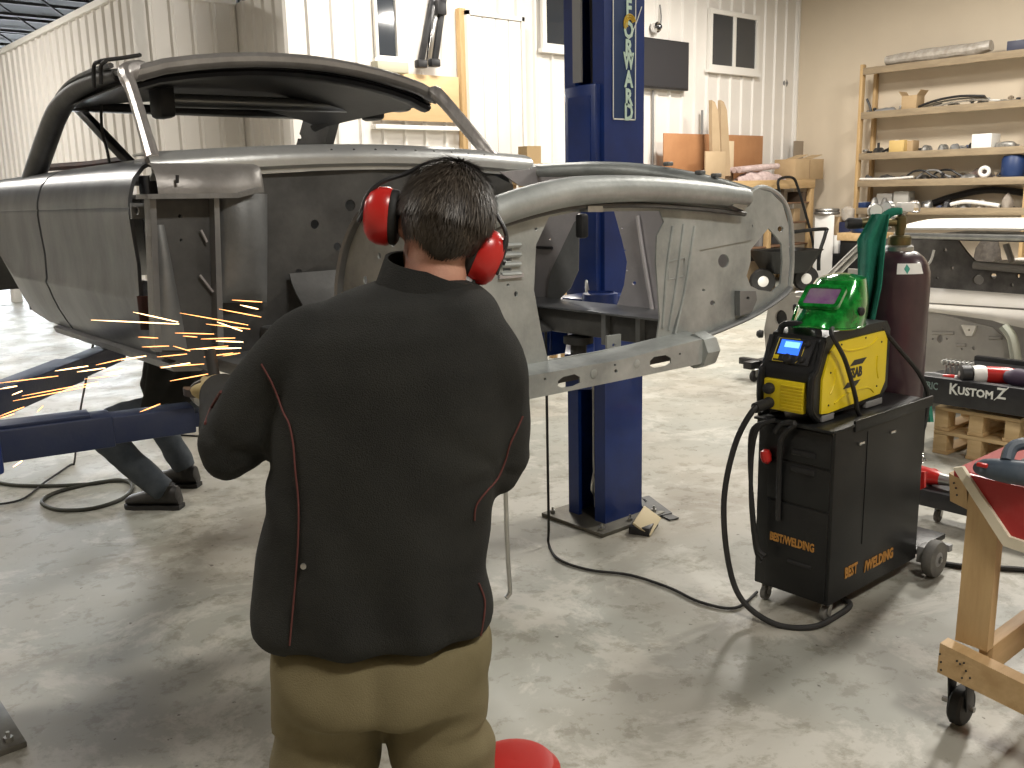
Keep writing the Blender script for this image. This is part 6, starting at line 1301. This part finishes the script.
# panel offcut boxes by the cart
for a, b_, y, m_, nm_, lb, h in (((748, 262), (775, 290), 8.55, MDF, 'fibreboard_offcut', 'tan fibreboard offcut on the floor behind the hand cart', .62), ):
    p, q = P(*a, Y=y), P(*b_, Y=y); MB().bb(p.x, q.x, y, y + .03, 0, p.z, .003).obj(nm_, m_, label=lb, cat='board')
# ---- stack by the right wall: cabinet, white boxes, brown box, coil, blue tubs
bx = 13.75
def wallbox(l, r, top, bot, x, m, name, label, cat, dp=.4):
    p, q = P(l, top, X=x), P(r, bot, X=x); z0 = 0 if bot is None else q.z
    return MB().bb(x, x + dp, min(p.y, q.y), max(p.y, q.y), max(0, q.z), p.z, .008).obj(name, m, label=label, cat=cat)
wallbox(818, 866, 254, 305, 13.75, SATIN, 'low_cabinet', 'low black cabinet standing by the beige wall', 'cabinet', .5)
wallbox(815, 830, 215, 305, 13.72, WHITEB, 'white_carton', 'tall white carton at the corner of the black cabinet', 'box', .03 if 0 else .02)
wallbox(829, 839, 217, 235, 13.9, CARD, 'brown_carton', 'brown carton resting above the white box on the cabinet', 'box'); wallbox(825, 838, 235.4, 253.6, 13.8, WHITEB, 'white_box', 'white box on top of the low black cabinet', 'box')
o = P(827, 213, X=13.85); MB().torus(o, (0, 0, 1), .18, .025, 24, 8).torus(o + V((0, 0, .05)), (0, 0, 1), .17, .025, 24, 8).obj('wire_coil', ZINC, label='coil of grey wire on top of the cartons', cat='coil')
wallbox(839, 850, 222, 253.6, 13.85, mat('navy_bin', (.015, .02, .06), .5), 'navy_bin', 'tall navy bin on the black cabinet', 'bin')
p = P(866, 227, X=13.52); MB().lathe([(.20, 0), (.22, .03), (.22, .16), (.18, .19)], p - V((0, 0, .08)), seg=20).obj('blue_bucket', BLUEBIN, label='wide blue bucket standing on a timber crate', cat='bucket')
p2 = P(858, 236, X=13.5); MB().bb(13.30, 13.74, p.y - .35, p.y + .35, p.z - .2, p.z - .085, .005).obj('timber_crate', PINE, label='shallow timber crate under the blue bucket', cat='crate')
MB().bb(13.32, 13.72, p.y - .3, p.y + .3, 0, p.z - .205, .01).obj('black_drum_rack', SATIN, label='black steel rack carrying the timber crate', cat='rack')
o = P(848, 207, X=13.95); MB().lathe([(.08, -.12), (.10, -.08), (.10, .06), (.04, .1)], P(848, 213, X=13.95) + V((0, 0, .0)), seg=16).obj('clear_jar', FILM, label='clear plastic jar on the navy bin', cat='jar')
# ================================================================== FLOOR CABLES, STOOL, SPARKS
Zp = lambda pts, z=.008: [V((P(*p, Z=z).x, P(*p, Z=z).y, z)) for p in pts]
q = [P(545, 402, Y=2.2), P(544, 440, Y=2.15), P(545, 500, Y=2.1)]
q[0] = V((q[1].x, q[1].y, 1.05)); q = [q[0], P(544, 440, D=P(544, 440, Y=2.2).y / ray(544, 440).y)]
e = Zp(((549, 545), (560, 560), (590, 570), (630, 575), (670, 588), (700, 602), (735, 608), (757, 592)))
MB().tube([V((e[0].x, e[0].y, 1.10)), V((e[0].x, e[0].y, .6)), V((e[0].x, e[0].y, .12))] + e, .006, 8, 6).obj('power_cable', RUBBER, label='thin black cable dropping from the car shell and running to the welding cart', cat='cable')
hose = Zp(((-30, 470), (0, 483), (40, 486), (90, 484), (118, 480), (132, 485), (125, 497), (95, 508), (60, 510), (42, 503), (52, 494), (80, 486), (110, 481), (140, 482), (165, 490)), .010)
MB().tube(hose, .011, 8, 6).obj('air_hose', mat('dark_green_hose', (.03, .032, .022), .6), label='dark air hose looped on the floor below the lift arm', cat='hose')
w_ = P(91, 440, Y=3.9)
e = Zp(((70, 465), (45, 482), (20, 500), (-20, 506)))
MB().tube([V((P(104, 380, Y=4.4).x, 4.4, 1.06)), V((e[0].x + .10, e[0].y + .04, .30)), V((e[0].x + .03, e[0].y + .01, .02))] + e, .006, 8, 6).obj('drop_light_cable', RUBBER, label='thin cable hanging from the car floor to the concrete under the lift', cat='cable')
MB().tube(Zp(((152, 436), (175, 435), (200, 436), (240, 438)), .006), .006, 6, 4).obj('floor_wire', RUBBER, label='straight thin wire lying on the floor beside the helper', cat='wire')
MB().tube(Zp(((925, 560), (960, 566), (1000, 568), (1060, 572)), .012), .012, 8, 4).obj('floor_hose', RUBBER, label='black hose lying on the floor behind the table leg', cat='hose')
p = P(514, 762, Z=.40)
sl_ = thing('shop_stool', (p.x, p.y, 0), 'small round red stool standing beside the worker', 'stool')
MB().lathe([(.0, .405), (.06, .408), (.085, .402), (.10, .385), (.10, .36), (.09, .35), (.0, .35)], (p.x, p.y, 0), seg=32, cap=False).obj('seat', mat('red_vinyl', (.45, .02, .015), .4), sl_)
MB().cyl((p.x, p.y, .06), (p.x, p.y, .35), .022, seg=14).obj('column', CHROME, sl_)
for k in range(5):
    a = 2 * pi * k / 5; d = V((cos(a), sin(a), 0)); l_ = MB().beam(V((p.x, p.y, .075)), V((p.x, p.y, .075)) + d * .16, .03, .02, .004).obj('leg', BLACKM, sl_); MB().lathe([(.022, -.01), (.022, .01)], V((p.x, p.y, .022)) + d * .15, V((-d.y, d.x, 0)), 12).obj('caster_wheel', RUBBER, l_)
# sparks thrown to the left from the grinder
SPK = mat('glowing_spark', (1, .5, .15), .5, emit=((1, .40, .13), 3.2)); SPW = mat('hot_spark', (1, .8, .55), .5, emit=((1, .62, .30), 4.5))
spx = [((242, 331), (217, 322), 2.25), ((262, 302), (232, 300), 2.2), ((261, 317), (219, 309), 2.2), ((258, 309), (240, 305), 2.2), ((248, 325), (180, 313), 2.4), ((250, 329), (206, 324), 2.3), ((179, 324), (91, 320), 2.5), ((214, 334), (175, 333), 2.4), ((235, 338), (201, 339), 2.3), ((243, 342), (216, 341), 2.3), ((158, 338), (138, 337), 2.5), ((169, 346), (142, 347), 2.5), ((241, 348), (196, 349), 2.3), ((228, 346), (185, 350), 2.4), ((187, 354), (157, 357), 2.5), ((146, 356), (121, 360), 2.5), ((204, 364), (160, 367), 2.4), ((233, 353), (204, 357), 2.3), ((190, 363), (161, 368), 2.4), ((127, 358), (96, 365), 2.5), ((123, 368), (103, 371), 2.5), ((105, 368), (77, 372), 2.5), ((208, 374), (170, 381), 2.4), ((58, 376), (0, 383), 2.5), ((17, 386), (0, 389), 2.5), ((98, 382), (22, 396), 2.45), ((100, 384), (13, 401), 2.45), ((22, 391), (12, 395), 2.5), ((160, 404), (140, 412), 2.2), ((43, 406), (37, 412), 2.4), ((22, 461), (13, 467), 2.4), ((118, 375), (85, 379), 2.5), ((190, 351), (173, 346), 2.5), ((178, 322), (133, 312), 2.5), ((240, 353), (223, 356), 2.3), ((197, 337), (183, 336), 2.4), ((190, 392), (184, 394), 2.3), ((14, 414), (0, 418), 2.4), ((24, 407), (0, 416), 2.4), ((88, 366), (55, 371), 2.5)]
for k, (a, b_, d) in enumerate(spx):
    A, B = P(*a, D=d), P(*b_, D=d + .12); r0 = .0011 if k % 3 else .0015
    MB().tube([A, A.lerp(B, .25), A.lerp(B, .7), B], [r0 * .7, r0 * 1.1, r0, .0004], 6).obj('spark', SPW if k % 3 == 0 else SPK, label='glowing orange spark flying off the grinder', cat='spark', group='grinding sparks')
